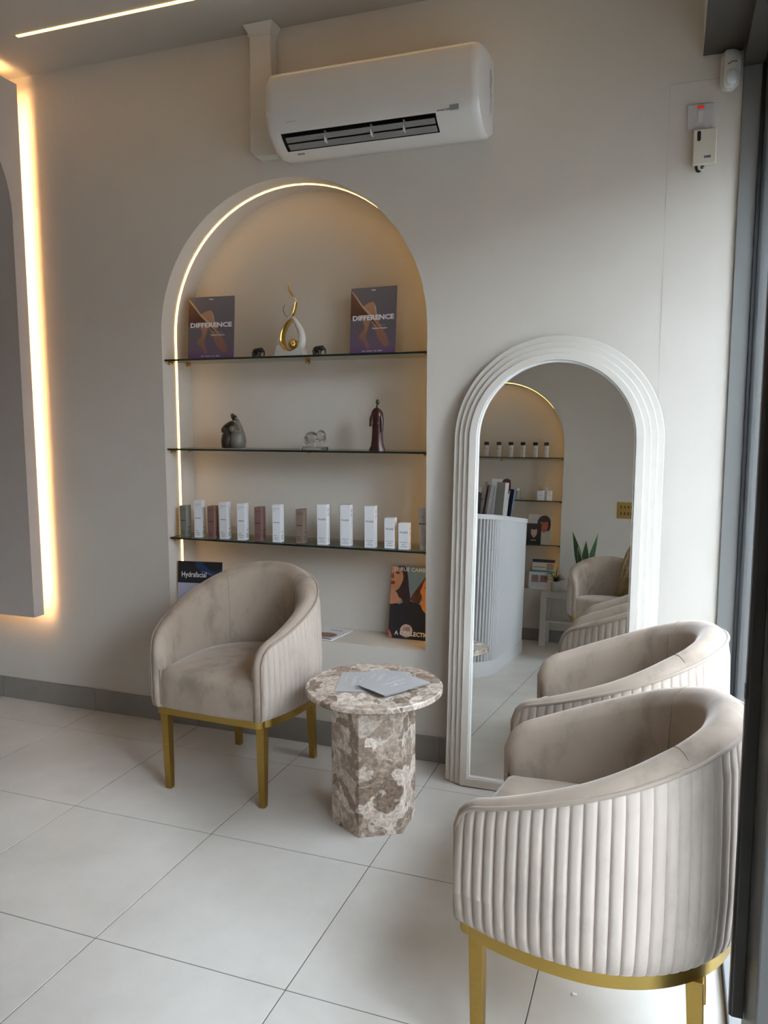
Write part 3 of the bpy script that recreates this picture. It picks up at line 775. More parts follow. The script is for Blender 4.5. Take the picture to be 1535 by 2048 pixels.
# ------------------------------------------------------------------ printed cards with legs
def grad_mat(name, stops, ax=2):
    M = bpy.data.materials.new(name); M.use_nodes = True; nt = M.node_tree; b = nt.nodes['Principled BSDF']; b.inputs['Roughness'].default_value = .35
    tc = nt.nodes.new('ShaderNodeTexCoord'); sp = nt.nodes.new('ShaderNodeSeparateXYZ'); nt.links.new(tc.outputs['Generated'], sp.inputs[0])
    n = nt.nodes.new('ShaderNodeTexNoise'); n.inputs['Scale'].default_value = 2; nt.links.new(tc.outputs['Generated'], n.inputs['Vector'])
    ad = nt.nodes.new('ShaderNodeMath'); ad.operation = 'MULTIPLY_ADD'; ad.inputs[1].default_value = .25; nt.links.new(n.outputs[0], ad.inputs[0]); nt.links.new(sp.outputs[ax], ad.inputs[2])
    r = nt.nodes.new('ShaderNodeValToRGB'); e = r.color_ramp.elements
    e[0].position = stops[0][0]; e[0].color = (*stops[0][1], 1); e[1].position = stops[-1][0]; e[1].color = (*stops[-1][1], 1)
    for p, c in stops[1:-1]: x = e.new(p); x.color = (*c, 1)
    nt.links.new(ad.outputs[0], r.inputs[0]); nt.links.new(r.outputs[0], b.inputs['Base Color']); return M
card_bg = grad_mat('purple_grey_print', [(.10, (.13, .055, .18)), (.28, (.15, .10, .155)), (.55, (.125, .105, .12)), (1.1, (.16, .14, .15))])
skinA = grad_mat('skin_print', [(.1, (.26, .11, .11)), (.45, (.28, .13, .08)), (1.0, (.44, .24, .13))])
skinB = grad_mat('skin_print_shaded', [(.1, (.10, .04, .04)), (.5, (.08, .03, .018)), (1.0, (.17, .075, .035))])
shine = mat('skin_highlight_print', (.55, .36, .22), .4)
def legs_card(x, y, z, w, h, lean, rz, label):
    t = thing('display_card', label, 'display card', (x, y, z+.001), rot=(-math.radians(lean), 0, math.radians(rz)), group='leg picture cards on the topmost shelf')
    bm = nb(); box(bm, -w/2, w/2, 0, .003, 0, h); sh = obj('sheet', bm, card_bg, t)
    K = dict(x0=-w/2, z0=0, w=w, h=h)
    flat('printed_leg', smooth_pts([(.30, .46), (.20, .60), (.22, .68), (.36, .76), (.50, .78), (.55, .70), (.56, .62), (.62, .50), (.70, .40), (.80, .28), (.86, .16), (.80, .115), (.70, .16), (.60, .27), (.52, .42), (.44, .50), (.40, .40), (.36, .30), (.37, .22), (.44, .12), (.36, .10), (.30, .20), (.20, .26), (.22, .32), (.30, .38)], 3), skinA, sh, -.0002, **K)
    flat('printed_leg', smooth_pts([(.0, .92), (.0, .55), (.12, .53), (.30, .55), (.48, .50), (.62, .40), (.60, .44), (.42, .58), (.24, .72), (.10, .86), (.01, .95)], 3), skinB, sh, -.0005, **K)
    flat('printed_highlight', [(.01, .95), (.10, .86), (.24, .725), (.42, .59), (.60, .45), (.64, .38), (.62, .44), (.44, .61), (.26, .745), (.12, .885), (.02, .965)], shine, sh, -.0008, **K)
    flat('printed_highlight', [(.52, .76), (.56, .70), (.575, .62), (.64, .50), (.62, .50), (.55, .63), (.53, .70)], shine, sh, -.0008, **K)
    text('DIFFERENCE', h*.098, whiteink, sh, (0, -.0013, h*.50), bold=.0012, squash=w*.93/(h*.098*5.65))
    text('Alma', h*.035, whiteink, sh, (0, -.0013, h*.94), bold=.0003)
    text('hair removal like you', h*.022, paleink, sh, (w*.14, -.0013, h*.425)); text('Soprano Titanium', h*.034, whiteink, sh, (w*.15, -.0013, h*.375), bold=.0002)
    text('FAST   PAINLESS   SAFE   SMART', h*.024, whiteink, sh, (0, -.0013, h*.045), bold=.0001)
# proportions of the two cards
legs_card(-2.034, .112, SH[0], .236, .292, 5, 4, 'purple card with bare legs reading DIFFERENCE, at the led strip end of the topmost shelf')
legs_card(-1.228, .112, SH[0], .218, .288, 4, -5, 'purple card with bare legs reading DIFFERENCE, right of the white and gold sculpture')

# white and gold loop sculpture
sc = thing('loop_sculpture', 'white and gold teardrop loop sculpture with a golden ball on the topmost shelf', 'sculpture', (-1.612, .105, SH[0]))
def ribbon(bm, pts, wid, dep, closed=False):
    """flat-ish strand: pts (x,z), wid list half widths in plane, dep half depth"""
    rows = []; n = len(pts)
    for i, (x, z) in enumerate(pts):
        a = pts[max(0, i-1)]; b = pts[min(n-1, i+1)]; tx, tz = b[0]-a[0], b[1]-a[1]; l = math.hypot(tx, tz) or 1; nx, nz = -tz/l, tx/l
        w, d = wid[i], dep[i]
        rows.append([(x+nx*w*math.cos(q), d*math.sin(q), z+nz*w*math.cos(q)) for q in [2*PI*k/12 for k in range(12)]])
    grid(bm, rows, closed=True, cap=True)
loop = smooth_pts([(.010, .176), (.030, .150), (.052, .108), (.055, .070), (.042, .035), (.010, .018), (-.028, .030), (-.050, .062), (-.050, .100), (-.032, .140), (-.004, .180), (.020, .215), (.026, .248), (.010, .262)], 4, False)
n = len(loop); wd = [(.006+.014*math.sin(PI*min(1, i/(n*.62)))**.8 if i < n*.62 else max(.003, .007-.004*(i/n-.62)/.38)) for i in range(n)]
bm = nb(); ribbon(bm, loop, wd, [.022*min(1, .35+.65*math.sin(PI*min(1, i/(n*.75)))) for i in range(n)]); 
prism(bm, smooth_pts([(-.062, 0), (.062, 0), (.066, .02), (.055, .045), (.01, .025), (-.03, .035), (-.054, .055), (-.064, .03)], 3), -.026, .026, 'y')
obj('white_loop', bm, whitecer, sc, smooth=60)
bm = nb(); il = smooth_pts([(.008, .165), (-.020, .140), (-.040, .100), (-.040, .066), (-.024, .036), (.008, .026), (.034, .040), (.042, .066)], 4, False)
ribbon(bm, il, [.0035+.006*math.sin(PI*i/(len(il)-1)) for i in range(len(il))], [.0235]*len(il)); obj('gold_lining', bm, gold, sc, smooth=60)
bm = nb(); tw = smooth_pts([(.004, .176), (.020, .205), (.027, .240)], 4, False); ribbon(bm, tw, [.005]*len(tw), [.012]*len(tw)); 
tp_ = smooth_pts([(.014, .256), (.010, .272), (-.004, .292), (-.008, .308), (-.006, .326)], 4, False); ribbon(bm, tp_, [.007-.0055*i/(len(tp_)-1) for i in range(len(tp_))], [.007-.0055*i/(len(tp_)-1) for i in range(len(tp_))])
obj('gold_tip', bm, gold, sc, smooth=60)
bm = nb(); ball(bm, (.014, -.004, .058), .021, 20, 12)
for k in range(5):
    a = k*PI/5; tube(bm, [(.014+.0215*math.cos(q)*math.cos(a), -.004+.0215*math.sin(q), .058+.0215*math.cos(q)*math.sin(a)) for q in [-PI*j/10 for j in range(11)]], .0018, 6)
obj('golden_ball', bm, gold, sc, smooth=60)
bm = nb(); tube(bm, smooth_pts([(-.012, 0, .176), (-.030, 0, .190), (-.036, 0, .212), (-.028, 0, .232)], 5, False), [.0012]*16, 6); obj('wire_curl', bm, darkstone, sc, smooth=60)

def elephant(x, label, y=.10):
    t = thing('elephant_figurine', label, 'figurine', (x, y, SH[0]), math.radians(0), 'small elephants on the topmost shelf')
    bm = nb()
    ball(bm, (-.006, 0, .030), .016, 14, 10, (1.25, .85, .95)); ball(bm, (.018, 0, .036), .0115, 12, 8, (1, .9, 1.05))
    for lx in (-.019, .006):
        for ly in (-.008, .008): tube(bm, [(lx, ly, .026), (lx, ly, .0)], [.0062, .0052], 8)
    tube(bm, [(.026, 0, .036), (.033, 0, .028), (.034, 0, .016), (.031, 0, .008)], [.005, .0042, .0032, .0022], 8)
    tube(bm, [(-.025, 0, .034), (-.029, 0, .022)], .0012, 5)
    obj('body', bm, elem, t, smooth=60)
    bm = nb()
    for s in (-1, 1): ball(bm, (.012, s*.012, .036), .009, 10, 6, (.7, .25, 1.1))
    obj('ear', bm, elem, t, smooth=60)
    bm = nb(); ball(bm, (-.004, 0, .0445), .006, 10, 6, (1.4, 1.5, .35)); obj('saddle_cloth', bm, mat('pale_patterned_resin', (.22, .20, .2), .3, noise=.5, scale=120), t)
elephant(-1.778, 'tiny black elephant figurine between the purple card and the white sculpture')
elephant(-1.476, 'tiny black elephant figurine to the right of the white and gold sculpture')

# embracing stone couple
ec = thing('couple_figurine', 'abstract stone figurine of two rounded figures embracing, one dark one grey', 'figurine', (-1.903, .085, SH[1]))
def blob(bm, specs):
    for c, r, sc_ in specs: ball(bm, c, r, 18, 12, sc_)
bm = nb(); lathe(bm, [(.020, 0), (.030, .006), (.034, .035), (.030, .062), (.018, .080), (.012, .10), (.010, .115)], 24, -.030, 0)
ball(bm, (-.045, 0, .086), .019, 16, 10, (1, 1, 1)); tube(bm, smooth_pts([(-.045, -.002, .098), (-.020, -.008, .112), (.0, -.01, .118), (.008, -.012, .105)], 4, False), .011, 10); obj('dark_figure', bm, darkstone, ec, smooth=60)
bm = nb(); lathe(bm, [(.022, 0), (.034, .006), (.038, .035), (.034, .062), (.026, .085), (.020, .105), (.010, .124), (.006, .136)], 24, .022, 0)
ball(bm, (.004, -.012, .088), .018, 16, 10); tube(bm, smooth_pts([(.02, -.01, .118), (.038, -.014, .100), (.040, -.018, .078), (.020, -.026, .076)], 4, False), .010, 10); obj('grey_figure', bm, greystone, ec, smooth=60)
bm = nb(); tube(bm, smooth_pts([(.004, 0, .130), (-.004, 0, .142), (-.008, 0, .158)], 4, False), [.006]*9, 8); ball(bm, (-.004, 0, .153), .009, 12, 8, (1, .9, 1.1)); ball(bm, (.010, 0, .142), .010, 12, 8, (.9, .9, 1.3)); obj('heads', bm, darkstone, ec, smooth=60)
bm = nb(); box(bm, -.052, .050, -.030, .030, -.0, .003); obj('plinth', bm, mat('pale_clear_base', (.4, .42, .40), .2), ec)

# crystal block figurine
cf = thing('crystal_figurine', 'clear crystal animal figurine in the middle of the middle shelf', 'figurine', (-1.490, .085, SH[1]))
bm = nb(); blob(bm, [((-.016, 0, .056), .030, (1.1, .7, .85)), ((.030, 0, .064), .023, (.95, .75, 1.1)), ((-.042, 0, .044), .014, (1, .8, 1.2)), ((.044, 0, .050), .010, (1, 1, 1.5))])
for x in (-.034, -.010, .018, .036): tube(bm, [(x, -.008, .045), (x, -.009, .010)], [.0095, .008], 8)
obj('animal', bm, crystal, cf, smooth=60)
bm = nb(); rng = random.Random(4)
prism(bm, [(.066*math.cos(2*PI*k/14)*(1+.08*rng.uniform(-1, 1)), .030*math.sin(2*PI*k/14)*(1+.1*rng.uniform(-1, 1))) for k in range(14)], 0, .014); obj('rough_base', bm, crystal, cf, bevel=.003)

# robed figure
rf = thing('robed_figurine', 'slender dark red robed figurine at the right of the middle shelf', 'figurine', (-1.195, .085, SH[1]))
rows = []
for z, a, b, ox in ((0, .036, .022, -.001), (.006, .035, .021, -.001), (.022, .028, .018, 0), (.05, .0245, .016, 0), (.10, .0225, .015, .001), (.125, .0255, .016, .001), (.150, .0265, .016, 0), (.166, .0245, .014, -.001), (.178, .015, .011, -.002), (.183, .007, .007, -.002), (.186, .0045, .0045, -.002)):
    rows.append([(ox+a*math.cos(q)*(1+.07*math.cos(5*q)), b*math.sin(q)*(1+.07*math.sin(4*q)), z) for q in [2*PI*k/24 for k in range(24)]])
bm = nb(); grid(bm, rows, closed=True, cap=True)
tube(bm, [(-.015, -.002, .164), (-.023, -.004, .138), (-.026, -.008, .104)], [.008, .011, .008], 10); tube(bm, [(.013, -.002, .164), (.021, -.004, .135), (.022, -.006, .080)], [.008, .011, .007], 10)
obj('robe', bm, redwood, rf, smooth=60)
bm = nb(); tube(bm, [(-.002, 0, .180), (0, 0, .197)], .0035, 8); ball(bm, (.002, 0, .208), .0095, 14, 10, (.85, .9, 1.25)); obj('head', bm, mat('near_black_resin', (.02, .015, .01), .35, noise=.3), rf, smooth=60)
bm = nb(); box(bm, -.024, -.012, -.0185, -.0150, .113, .123); box(bm, .006, .016, -.0185, -.0150, .113, .124); obj('hand_patch', bm, mat('dusty_mauve_resin', (.12, .06, .065), .4), rf, bevel=.001)

# ------------------------------------------------------------------ items on the niche sill
hf = thing('leaflet_stand_card', 'black and lavender card reading Hydrafacial leaning in the niche behind the chair', 'display card', (-2.093, .045, NSILL), rot=(-math.radians(6), 0, math.radians(9)))
bm = nb(); box(bm, -.113, .113, 0, .003, 0, .305); sh = obj('sheet', bm, mat('lavender_print', (.42, .43, .55), .4, noise=.03), hf)
flat('printed_header', [(0, .66), (1, .66), (1, 1), (0, 1)], black, sh, -.0002, -.113, 0, .226, .305)
flat('printed_blue_wave', smooth_pts([(.38, .98), (.50, .86), (.66, .80), (.86, .75), (.99, .80), (.99, .90), (.90, .84), (.74, .86), (.60, .95), (.56, .99)], 3), mat('deep_blue_print', (.012, .03, .085), .4, noise=.4, scale=20), sh, -.0005, -.113, 0, .226, .305)
flat('printed_pale_streak', smooth_pts([(.52, .855), (.66, .835), (.80, .79), (.72, .80), (.60, .83)], 3), mat('pale_blue_print', (.10, .15, .24), .4), sh, -.0008, -.113, 0, .226, .305)
text('Hydrafacial', .036, whiteink, sh, (-.030, -.0013, .223), bold=.0003, squash=.80)

rc = thing('poster_card', 'glossy poster card of two dark-clothed people with large white lettering leaning on the sill', 'display card', (-1.052, .150, NSILL), rot=(-math.radians(10.5), 0, 0))
PW, PH = .262, .352
PW = .236; PH = .325
bm = nb(); box(bm, -PW/2, PW/2, 0, .004, 0, PH); sh = obj('sheet', bm, mat('blue_grey_sky_print', (.20, .31, .40), .3, noise=.06, scale=6), rc)
K = dict(x0=-PW/2, z0=0, w=PW, h=PH)
faceA = mat('warm_skin_print', (.56, .27, .15), .35, noise=.25, scale=12); faceB = mat('orange_skin_print', (.62, .23, .05), .35, noise=.2, scale=12)
hairA = mat('dark_hair_print', (.035, .018, .022), .35, noise=.5, scale=30); hairB = mat('brown_hair_print', (.10, .035, .022), .35, noise=.5, scale=30)
navy = mat('black_clothing_print', (.012, .012, .018), .35, noise=.2); lips = mat('dark_red_print', (.22, .03, .03), .35)
def pflat(nm, pts, m_, sh_, y_, **k): return flat(nm, [(p[0]*.78 if p[0] < .985 else 1.0, p[1]) for p in pts], m_, sh_, y_, **k)
pflat('printed_clothing', smooth_pts([(0, 0), (1, 0), (1, .50), (.88, .46), (.72, .50), (.55, .52), (.42, .54), (.25, .47), (0, .47)], 2), navy, sh, -.0003, **K)
pflat('printed_hair', smooth_pts([(.15, 1.0), (.34, 1.0), (.42, .88), (.47, .70), (.52, .52), (.40, .48), (.28, .55), (.12, .62), (.05, .8)], 3), hairA, sh, -.0005, **K)
pflat('printed_face', smooth_pts([(0, .99), (.16, .99), (.27, .93), (.31, .84), (.25, .73), (.16, .665), (.0, .66)], 3), faceA, sh, -.0008, **K)
pflat('printed_neck', smooth_pts([(.0, .645), (.15, .64), (.22, .57), (.30, .545), (.22, .495), (.10, .475), (0, .48)], 3), faceA, sh, -.0008, **K)
pflat('printed_lips', smooth_pts([(.0, .775), (.06, .79), (.11, .765), (.05, .74), (0, .745)], 2), lips, sh, -.0011, **K)
pflat('printed_eye', smooth_pts([(.10, .905), (.17, .92), (.21, .895), (.15, .89)], 2), hairA, sh, -.0011, **K)
pflat('printed_nose', smooth_pts([(.0, .88), (.04, .90), (.075, .835), (.03, .825), (0, .84)], 2), mat('skin_shadow_print', (.2, .07, .04), .35), sh, -.0011, **K)
pflat('printed_hair', smooth_pts([(.99, .91), (.86, .86), (.74, .76), (.60, .64), (.52, .55), (.60, .52), (.74, .50), (.80, .56), (.84, .70), (.99, .84)], 3), hairB, sh, -.0005, **K)
pflat('printed_face', smooth_pts([(.995, .86), (.86, .82), (.80, .72), (.76, .66), (.82, .60), (.86, .54), (.995, .51)], 3), faceB, sh, -.0008, **K)
pflat('printed_neck', smooth_pts([(.80, .54), (.995, .49), (.995, .37), (.93, .375), (.84, .42), (.78, .50)], 3), faceB, sh, -.0010, **K)
pflat('printed_eye', smooth_pts([(.86, .725), (.93, .74), (.98, .72), (.92, .71)], 2), hairA, sh, -.0011, **K)
pflat('printed_lips', smooth_pts([(.91, .60), (.96, .615), (.995, .60), (.96, .585)], 2), lips, sh, -.0012, **K)
flat('printed_hand', smooth_pts([(0, .12), (.06, .06), (.08, .01), (.0, .01)], 2), mat('pinkish_red_print', (.45, .13, .10), .35), sh, -.0006, **K)
flat('printed_disc', [(.36+.125*math.cos(2*PI*k/24), .115+.09*math.sin(2*PI*k/24)) for k in range(24)], mat('pink_disc_print', (.66, .50, .46), .35, noise=.3, scale=90), sh, -.0006, **K)
text('31 RUE CAMBON', .0245, whiteink, sh, (-PW*.46, -.0014, PH*.918), align='LEFT', bold=.0004)
text('A COLLECTION', .0255, whiteink, sh, (-PW*.37, -.0014, PH*.035), align='LEFT', bold=.0008)
text('100', .024, mat('brown_print', (.16, .08, .06), .4), sh, (-PW*.14, -.0010, PH*.10), bold=.0005)

mg = thing('magazine', 'thin open magazine lying flat on the niche sill beside the chair', 'magazine', (-1.475, .12, NSILL), math.radians(-9))
bm = nb(); box(bm, -.105, .105, -.095, .095, 0, .004); pg = obj('pages', bm, mat('off_white_paper', (.76, .76, .77), .4, noise=.02), mg, bevel=.001)
bm = nb(); prism(bm, smooth_pts([(.0, -.065), (.06, -.065), (.085, -.045), (.082, -.010), (.05, .004), (.01, .0), (-.02, -.02)], 3), .0041, .0044); obj('printed_photo', bm, mat('brown_photo_print', (.20, .11, .08), .4, noise=.7, scale=60), pg)
bm = nb(); box(bm, .0, .095, -.092, -.078, .0041, .0044); obj('printed_strip', bm, mat('slate_print', (.06, .06, .10), .4, noise=.3), pg)
bm = nb(); box(bm, .01, .07, .05, .058, .0041, .0044); obj('printed_heading', bm, greyink, pg)

# ------------------------------------------------------------------ air conditioner and duct
ac = thing('air_conditioner', 'white wall-mounted air conditioner above the niche with its louvre open', 'air conditioner', (-1.1125, 0, 2.49))
def ac_build():
    H = .4225
    prof = [(0, .045), (0, .325), (-.05, .325), (-.13, .318), (-.20, .306), (-.226, .296), (-.238, .272), (-.243, .22), (-.243, .16), (-.240, .115), (-.234, .092), (-.226, .074)]
    low = [(-.212, .058), (-.192, .042), (-.165, .026), (-.12, .010), (-.06, .012), (0, .045)]
    # body split into columns so the outlet slot is real
    x0, x1 = -.365, .262                                # slot extent
    full = prof + low
    bm = nb()
    rnd = .03
    for sgn, xa, xb in ((-1, -H, x0), (1, H, x1)):
        cols = []
        for d, sc_ in ((0, .93), (.006, .965), (.016, .99), (rnd, 1)):
            cols.append([(sgn*(H-d), -.12+(y+.12)*sc_ if y < -.001 else y, .17+(z-.17)*sc_) for y, z in full])
        cols.append([(xb, y, z) for y, z in full])
        R = grid(bm, cols); bm.faces.new(R[0])
    grid(bm, [[(x0, y, z) for y, z in prof], [(x1, y, z) for y, z in prof]])
    grid(bm, [[(x0, y, z) for y, z in low[2:]], [(x1, y, z) for y, z in low[2:]]])
    obj('casing', bm, white_pl, ac, smooth=35)
    # dark outlet throat
    bm = nb(); grid(bm, [[(x0, -.226, .074), (x0, -.15, .100), (x0, -.11, .075), (x0, -.165, .026)], [(x1, -.226, .074), (x1, -.15, .100), (x1, -.11, .075), (x1, -.165, .026)]])
    for x in (x0, x1): bm.faces.new([bm.verts.new((x, y, z)) for y, z in ((-.226, .074), (-.15, .100), (-.11, .075), (-.165, .026), (-.192, .042), (-.212, .058))])
    obj('outlet_throat', bm, mat('dark_outlet', (.02, .02, .02), .5, noise=.1), ac)
    # louvre vanes
    for (ya, za, yb, zb, nm) in ((-.212, .062, -.196, .047, 'upper_vane'), (-.190, .043, -.166, .029, 'lower_vane')):
        dy, dz = yb-ya, zb-za; l = math.hypot(dy, dz); ny, nz = -dz/l, dy/l
        bm = nb(); k = .003
        prism(bm, [(ya, za), (yb, zb), (yb+ny*k, zb+nz*k), (ya+ny*k, za+nz*k)], x0+.012, x1-.008, 'x'); v = obj(nm, bm, mat('vane_grey_white', (.20, .19, .185), .35), ac, bevel=.001)
    bm = nb()
    for x in (-.19, .0, .13): box(bm, x, x+.003, -.205, -.175, .035, .075)
    obj('vane_arm', bm, white_pl, ac)
    bm = nb(); box(bm, H-.014, H+.001, -.004, .0, .09, .28); obj('back_plate', bm, white_pl, ac)
    bm = nb(); box(bm, .316, .350, -.2345, -.228, .074, .092); R_ = obj('display_window', bm, windscreen, ac)
    text('INVERTER', .011, black, ac, (.292, -.2355, .072), (math.radians(66), 0, 0), bold=.0002)
    text('Lexore', .014, mat('silver_ink', (.36, .35, .34), .3), ac, (-.335, -.2425, .104), (math.radians(70), 0, 0), align='LEFT')
    bm = nb(); box(bm, -.33, -.30, -.150, -.146, .0155, .020); obj('badge', bm, greyink, ac)
    bm = nb()
    X = H+.0005
    for (y0, y1, z0, z1) in ((-.055, -.050, .20, .265), (-.045, -.040, .17, .27), (-.034, -.026, .12, .19), (-.052, -.046, .10, .15), (-.03, -.022, .215, .25)): box(bm, X-.0004, X, y0, y1, z0, z1)
    for k in range(5): box(bm, X-.0004, X, -.055+.007*k, -.0515+.007*k, .252-.004*k, .262-.004*k)
    obj('side_print', bm, greyink, ac)
ac_build()
dc = thing('pipe_duct', 'white plastic pipe cover running from the ceiling down beside the air conditioner', 'duct', (-1.652, 0, 0))
bm = nb(); box(bm, -.050, .050, -.062, 0, 2.70, CEIL-.02); obj('trunking', bm, white_matt, dc, bevel=.006)
bm = nb(); prism(bm, [(-.052, 0), (-.052, -.064), (.052, -.064), (.052, 0)], CEIL-.045, CEIL-.02)
grid(bm, [[(-.052, 0, CEIL-.03), (-.052, -.064, CEIL-.03), (.052, -.064, CEIL-.03), (.052, 0, CEIL-.03)], [(-.068, 0, CEIL-.002), (-.068, -.082, CEIL-.002), (.068, -.082, CEIL-.002), (.068, 0, CEIL-.002)]]); obj('ceiling_flange', bm, white_matt, dc, bevel=.001)
bm = nb(); prism(bm, [(-.054, 2.705), (.054, 2.705), (.054, 2.66), (.12, 2.63), (.12, 2.55), (-.03, 2.55), (-.054, 2.575)], -.064, 0, 'y'); obj('elbow_cover', bm, white_matt, dc, bevel=.004)

# ------------------------------------------------------------------ fittings at the right
ps = thing('motion_sensor', 'white motion sensor high in the corner beside the glass', 'sensor', (.138, -.036, 2.578), math.radians(22))
bm = nb(); rows = []
for z, w, d in ((0, .014, .016), (.010, .024, .024), (.03, .028, .028), (.10, .028, .028), (.118, .025, .024), (.125, .02, .018)):
    rows.append([(w*math.cos(q)*1.0 if abs(math.cos(q)) < .75 else math.copysign(w, math.cos(q)), -d*math.sin(q) if math.sin(q) > 0 else .014, z) for q in [PI*2*k/20 for k in range(20)]])
grid(bm, rows, closed=True, cap=True); obj('housing', bm, white_matt, ps, smooth=45)
bm = nb(); ball(bm, (-.002, -.022, .036), .024, 16, 10, (.85, .5, 1.1)); obj('lens', bm, mat('milky_lens', (.62, .62, .62), .3), ps, smooth=60)
bm = nb(); tube(bm, [(-.020, -.0235, .073), (-.008, -.030, .080), (.008, -.030, .081)], .0013, 6); obj('slit', bm, black, ps)

fs = thing('fused_switch', 'grey-white fused switch plate with red neon on the wall by the glass', 'switch', (.0495, 0, 2.512))
bm = nb(); box(bm, -.043, .043, -.009, 0, -.043, .043); obj('plate', bm, platem, fs, bevel=.003)
bm = nb(); box(bm, -.008, .008, -.0135, -.009, -.018, .018); obj('rocker', bm, white_pl, fs, bevel=.001)
bm = nb(); box(bm, -.010, .010, -.0105, -.009, .027, .036); obj('neon', bm, red, fs)
bm = nb(); box(bm, -.018, .018, -.0105, -.009, -.036, -.022); obj('fuse_holder', bm, platem, fs, bevel=.0008)

bx = thing('sounder_box', 'small cream control box with black cable mounted under the red-lit switch', 'control box', (.068, 0, 2.345))
bm = nb(); box(bm, -.038, .038, -.030, 0, 0, .118); obj('housing', bm, creambox, bx, bevel=.003)
bm = nb(); prism(bm, [(-.020+.006*math.cos(2*PI*k/16), .095+(.011 if math.sin(2*PI*k/16) > 0 else -.011)+.006*math.sin(2*PI*k/16)) for k in range(16)], -.0312, -.0295, 'y'); obj('window', bm, black, bx)
text('DIBS', .011, mat('blue_black_ink', (.03, .06, .10), .4), bx, (.010, -.0306, .018), bold=.0006)
bm = nb(); tube(bm, smooth_pts([(-.026, -.012, .0), (-.022, -.014, -.016), (-.012, -.014, -.018), (-.004, -.012, .0)], 4, False), .004, 8); obj('cable', bm, black, bx, smooth=60)
bm = nb(); tube(bm, smooth_pts([(-.018, -.016, .0), (-.014, -.018, -.013), (.0, -.016, -.014), (.004, -.014, .0)], 4, False), .0028, 8); obj('cable', bm, white_matt, bx, smooth=60, label='white cable')

sp = nb(); box(sp, -.006, .006, -.004, .004, 0, .003); tag(obj('paper_scrap', sp, whiteink), 'tiny white scrap of paper on the floor beneath the near chair', 'scrap').location = (-.178, -1.204, 0)

# ------------------------------------------------------------------ reflected side of the room
def desk():
    t = thing('reception_desk', 'white fluted reception desk with a rounded corner, seen in the mirror', 'desk')
    X, Y0, Y1, XB, R = -1.14, -2.30, -3.76, -2.05, .36
    out = [(XB, Y0)] + [(X-R+R*math.sin(PI/2*k/16), Y0-R+R*math.cos(PI/2*k/16)) for k in range(17)] + [(X, Y1), (XB, Y1)]
    bm = nb(); prism(bm, out, .10, 1.10); obj('carcass', bm, mat('flute_gap_shade', (.13, .135, .135), .6, noise=.02), t)  # carcass coloured dark to stand for the shade between the flutes
    def offs(d): return [(XB, Y0+d)] + [(X-R+(R+d)*math.sin(PI/2*k/16), Y0-R+(R+d)*math.cos(PI/2*k/16)) for k in range(17)] + [(X+d, Y1), (XB, Y1)]
    bm = nb(); prism(bm, offs(.016), 1.10, 1.135); obj('worktop', bm, deskm, t, bevel=.003)
    bm = nb(); prism(bm, offs(.014), .0, .105); obj('plinth', bm, deskm, t, bevel=.002)
    path = out[:-1]; seg = []
    for a, b in zip(path, path[1:]):
        L = math.dist(a, b); seg.append((a, b, L))
    tot = sum(s[2] for s in seg); pitch = .030; n = int(tot/pitch); base = None
    d = pitch/2
    for k in range(n):
        dd = d+k*pitch
        for a, b, L in seg:
            if dd <= L: break
            dd -= L
        x, y = a[0]+(b[0]-a[0])*dd/L, a[1]+(b[1]-a[1])*dd/L
        ang = math.atan2(b[1]-a[1], b[0]-a[0])
        if base is None:
            bm = nb(); prism(bm, [(-.009, 0), (-.0085, .008), (-.0045, .013), (.0045, .013), (.0085, .008), (.009, 0)], .105, 1.10); base = obj('flute', bm, deskm, t, smooth=40); o = base
        else:
            o = base.copy(); C.objects.link(o)
        o.location = (x, y, 0); o.rotation_euler = (0, 0, ang)
desk()
def book(name, label, x, y, w, h, d, lean, rz, m, extra=None):
    t = thing(name, label, name.replace('_', ' '), (x, y, 1.1355), rot=(0, math.radians(lean), math.radians(rz)), group='books and brochures on the reception desk')
    bm = nb(); box(bm, -w/2, w/2, -d/2, d/2, 0, h); s = obj('cover', bm, m, t, bevel=.001)
    bm = nb(); box(bm, -w/2+.003, w/2-.003, -d/2-.0004, d/2-.002, .003, h-.003); obj('pages', bm, card, t)
    return s
gk = mat('charcoal_binding', (.05, .05, .055), .4, noise=.1); gt = mat('taupe_binding', (.20, .17, .165), .45, noise=.08); gg = mat('grey_card_stack', (.30, .29, .26), .45, noise=.03)
book('binder', 'charcoal binder standing at the end of the desk, seen in the mirror', -1.41, -2.70, .05, .17, .15, 3, 0, gk)
book('binder', 'charcoal binder beside the first one on the reflected desk', -1.345, -2.72, .05, .165, .15, 3, 0, gk)
book('brochure', 'taupe brochure leaning on the reflected desk', -1.285, -2.74, .016, .24, .15, 8, 0, gt)
book('brochure', 'taupe brochure leaning next to the pale stack of cards', -1.250, -2.74, .016, .22, .15, 7, 0, gt)
book('card_stack', 'tall pale grey stack of cards in a holder on the reflected desk', -1.185, -2.86, .075, .25, .05, 4, 20, gg)
s = book('brochure', 'dark navy and white brochure at the corner end of the reflected desk', -1.175, -3.06, .10, .215, .02, 8, 30, mat('navy_print', (.02, .025, .06), .35, noise=.3))
bm = nb(); prism(bm, [(-.02, .005), (.0, .005), (.012, .20), (-.012, .205)], .0101, .0108, 'y'); obj('printed_stripe', bm, whiteink, s)
s = book('magazine', 'magazine with a portrait and white panel rising behind the stack on the desk', -1.235, -3.02, .15, .285, .006, 4, 10, mat('pale_blue_white_print', (.66, .72, .76), .35, noise=.02))
bm = nb(); prism(bm, smooth_pts([(.01, .18), (.075, .18), (.075, .285), (.02, .285), (.005, .24)], 2), .0031, .0036, 'y'); obj('printed_hair', bm, mat('auburn_print', (.10, .02, .015), .4), s)
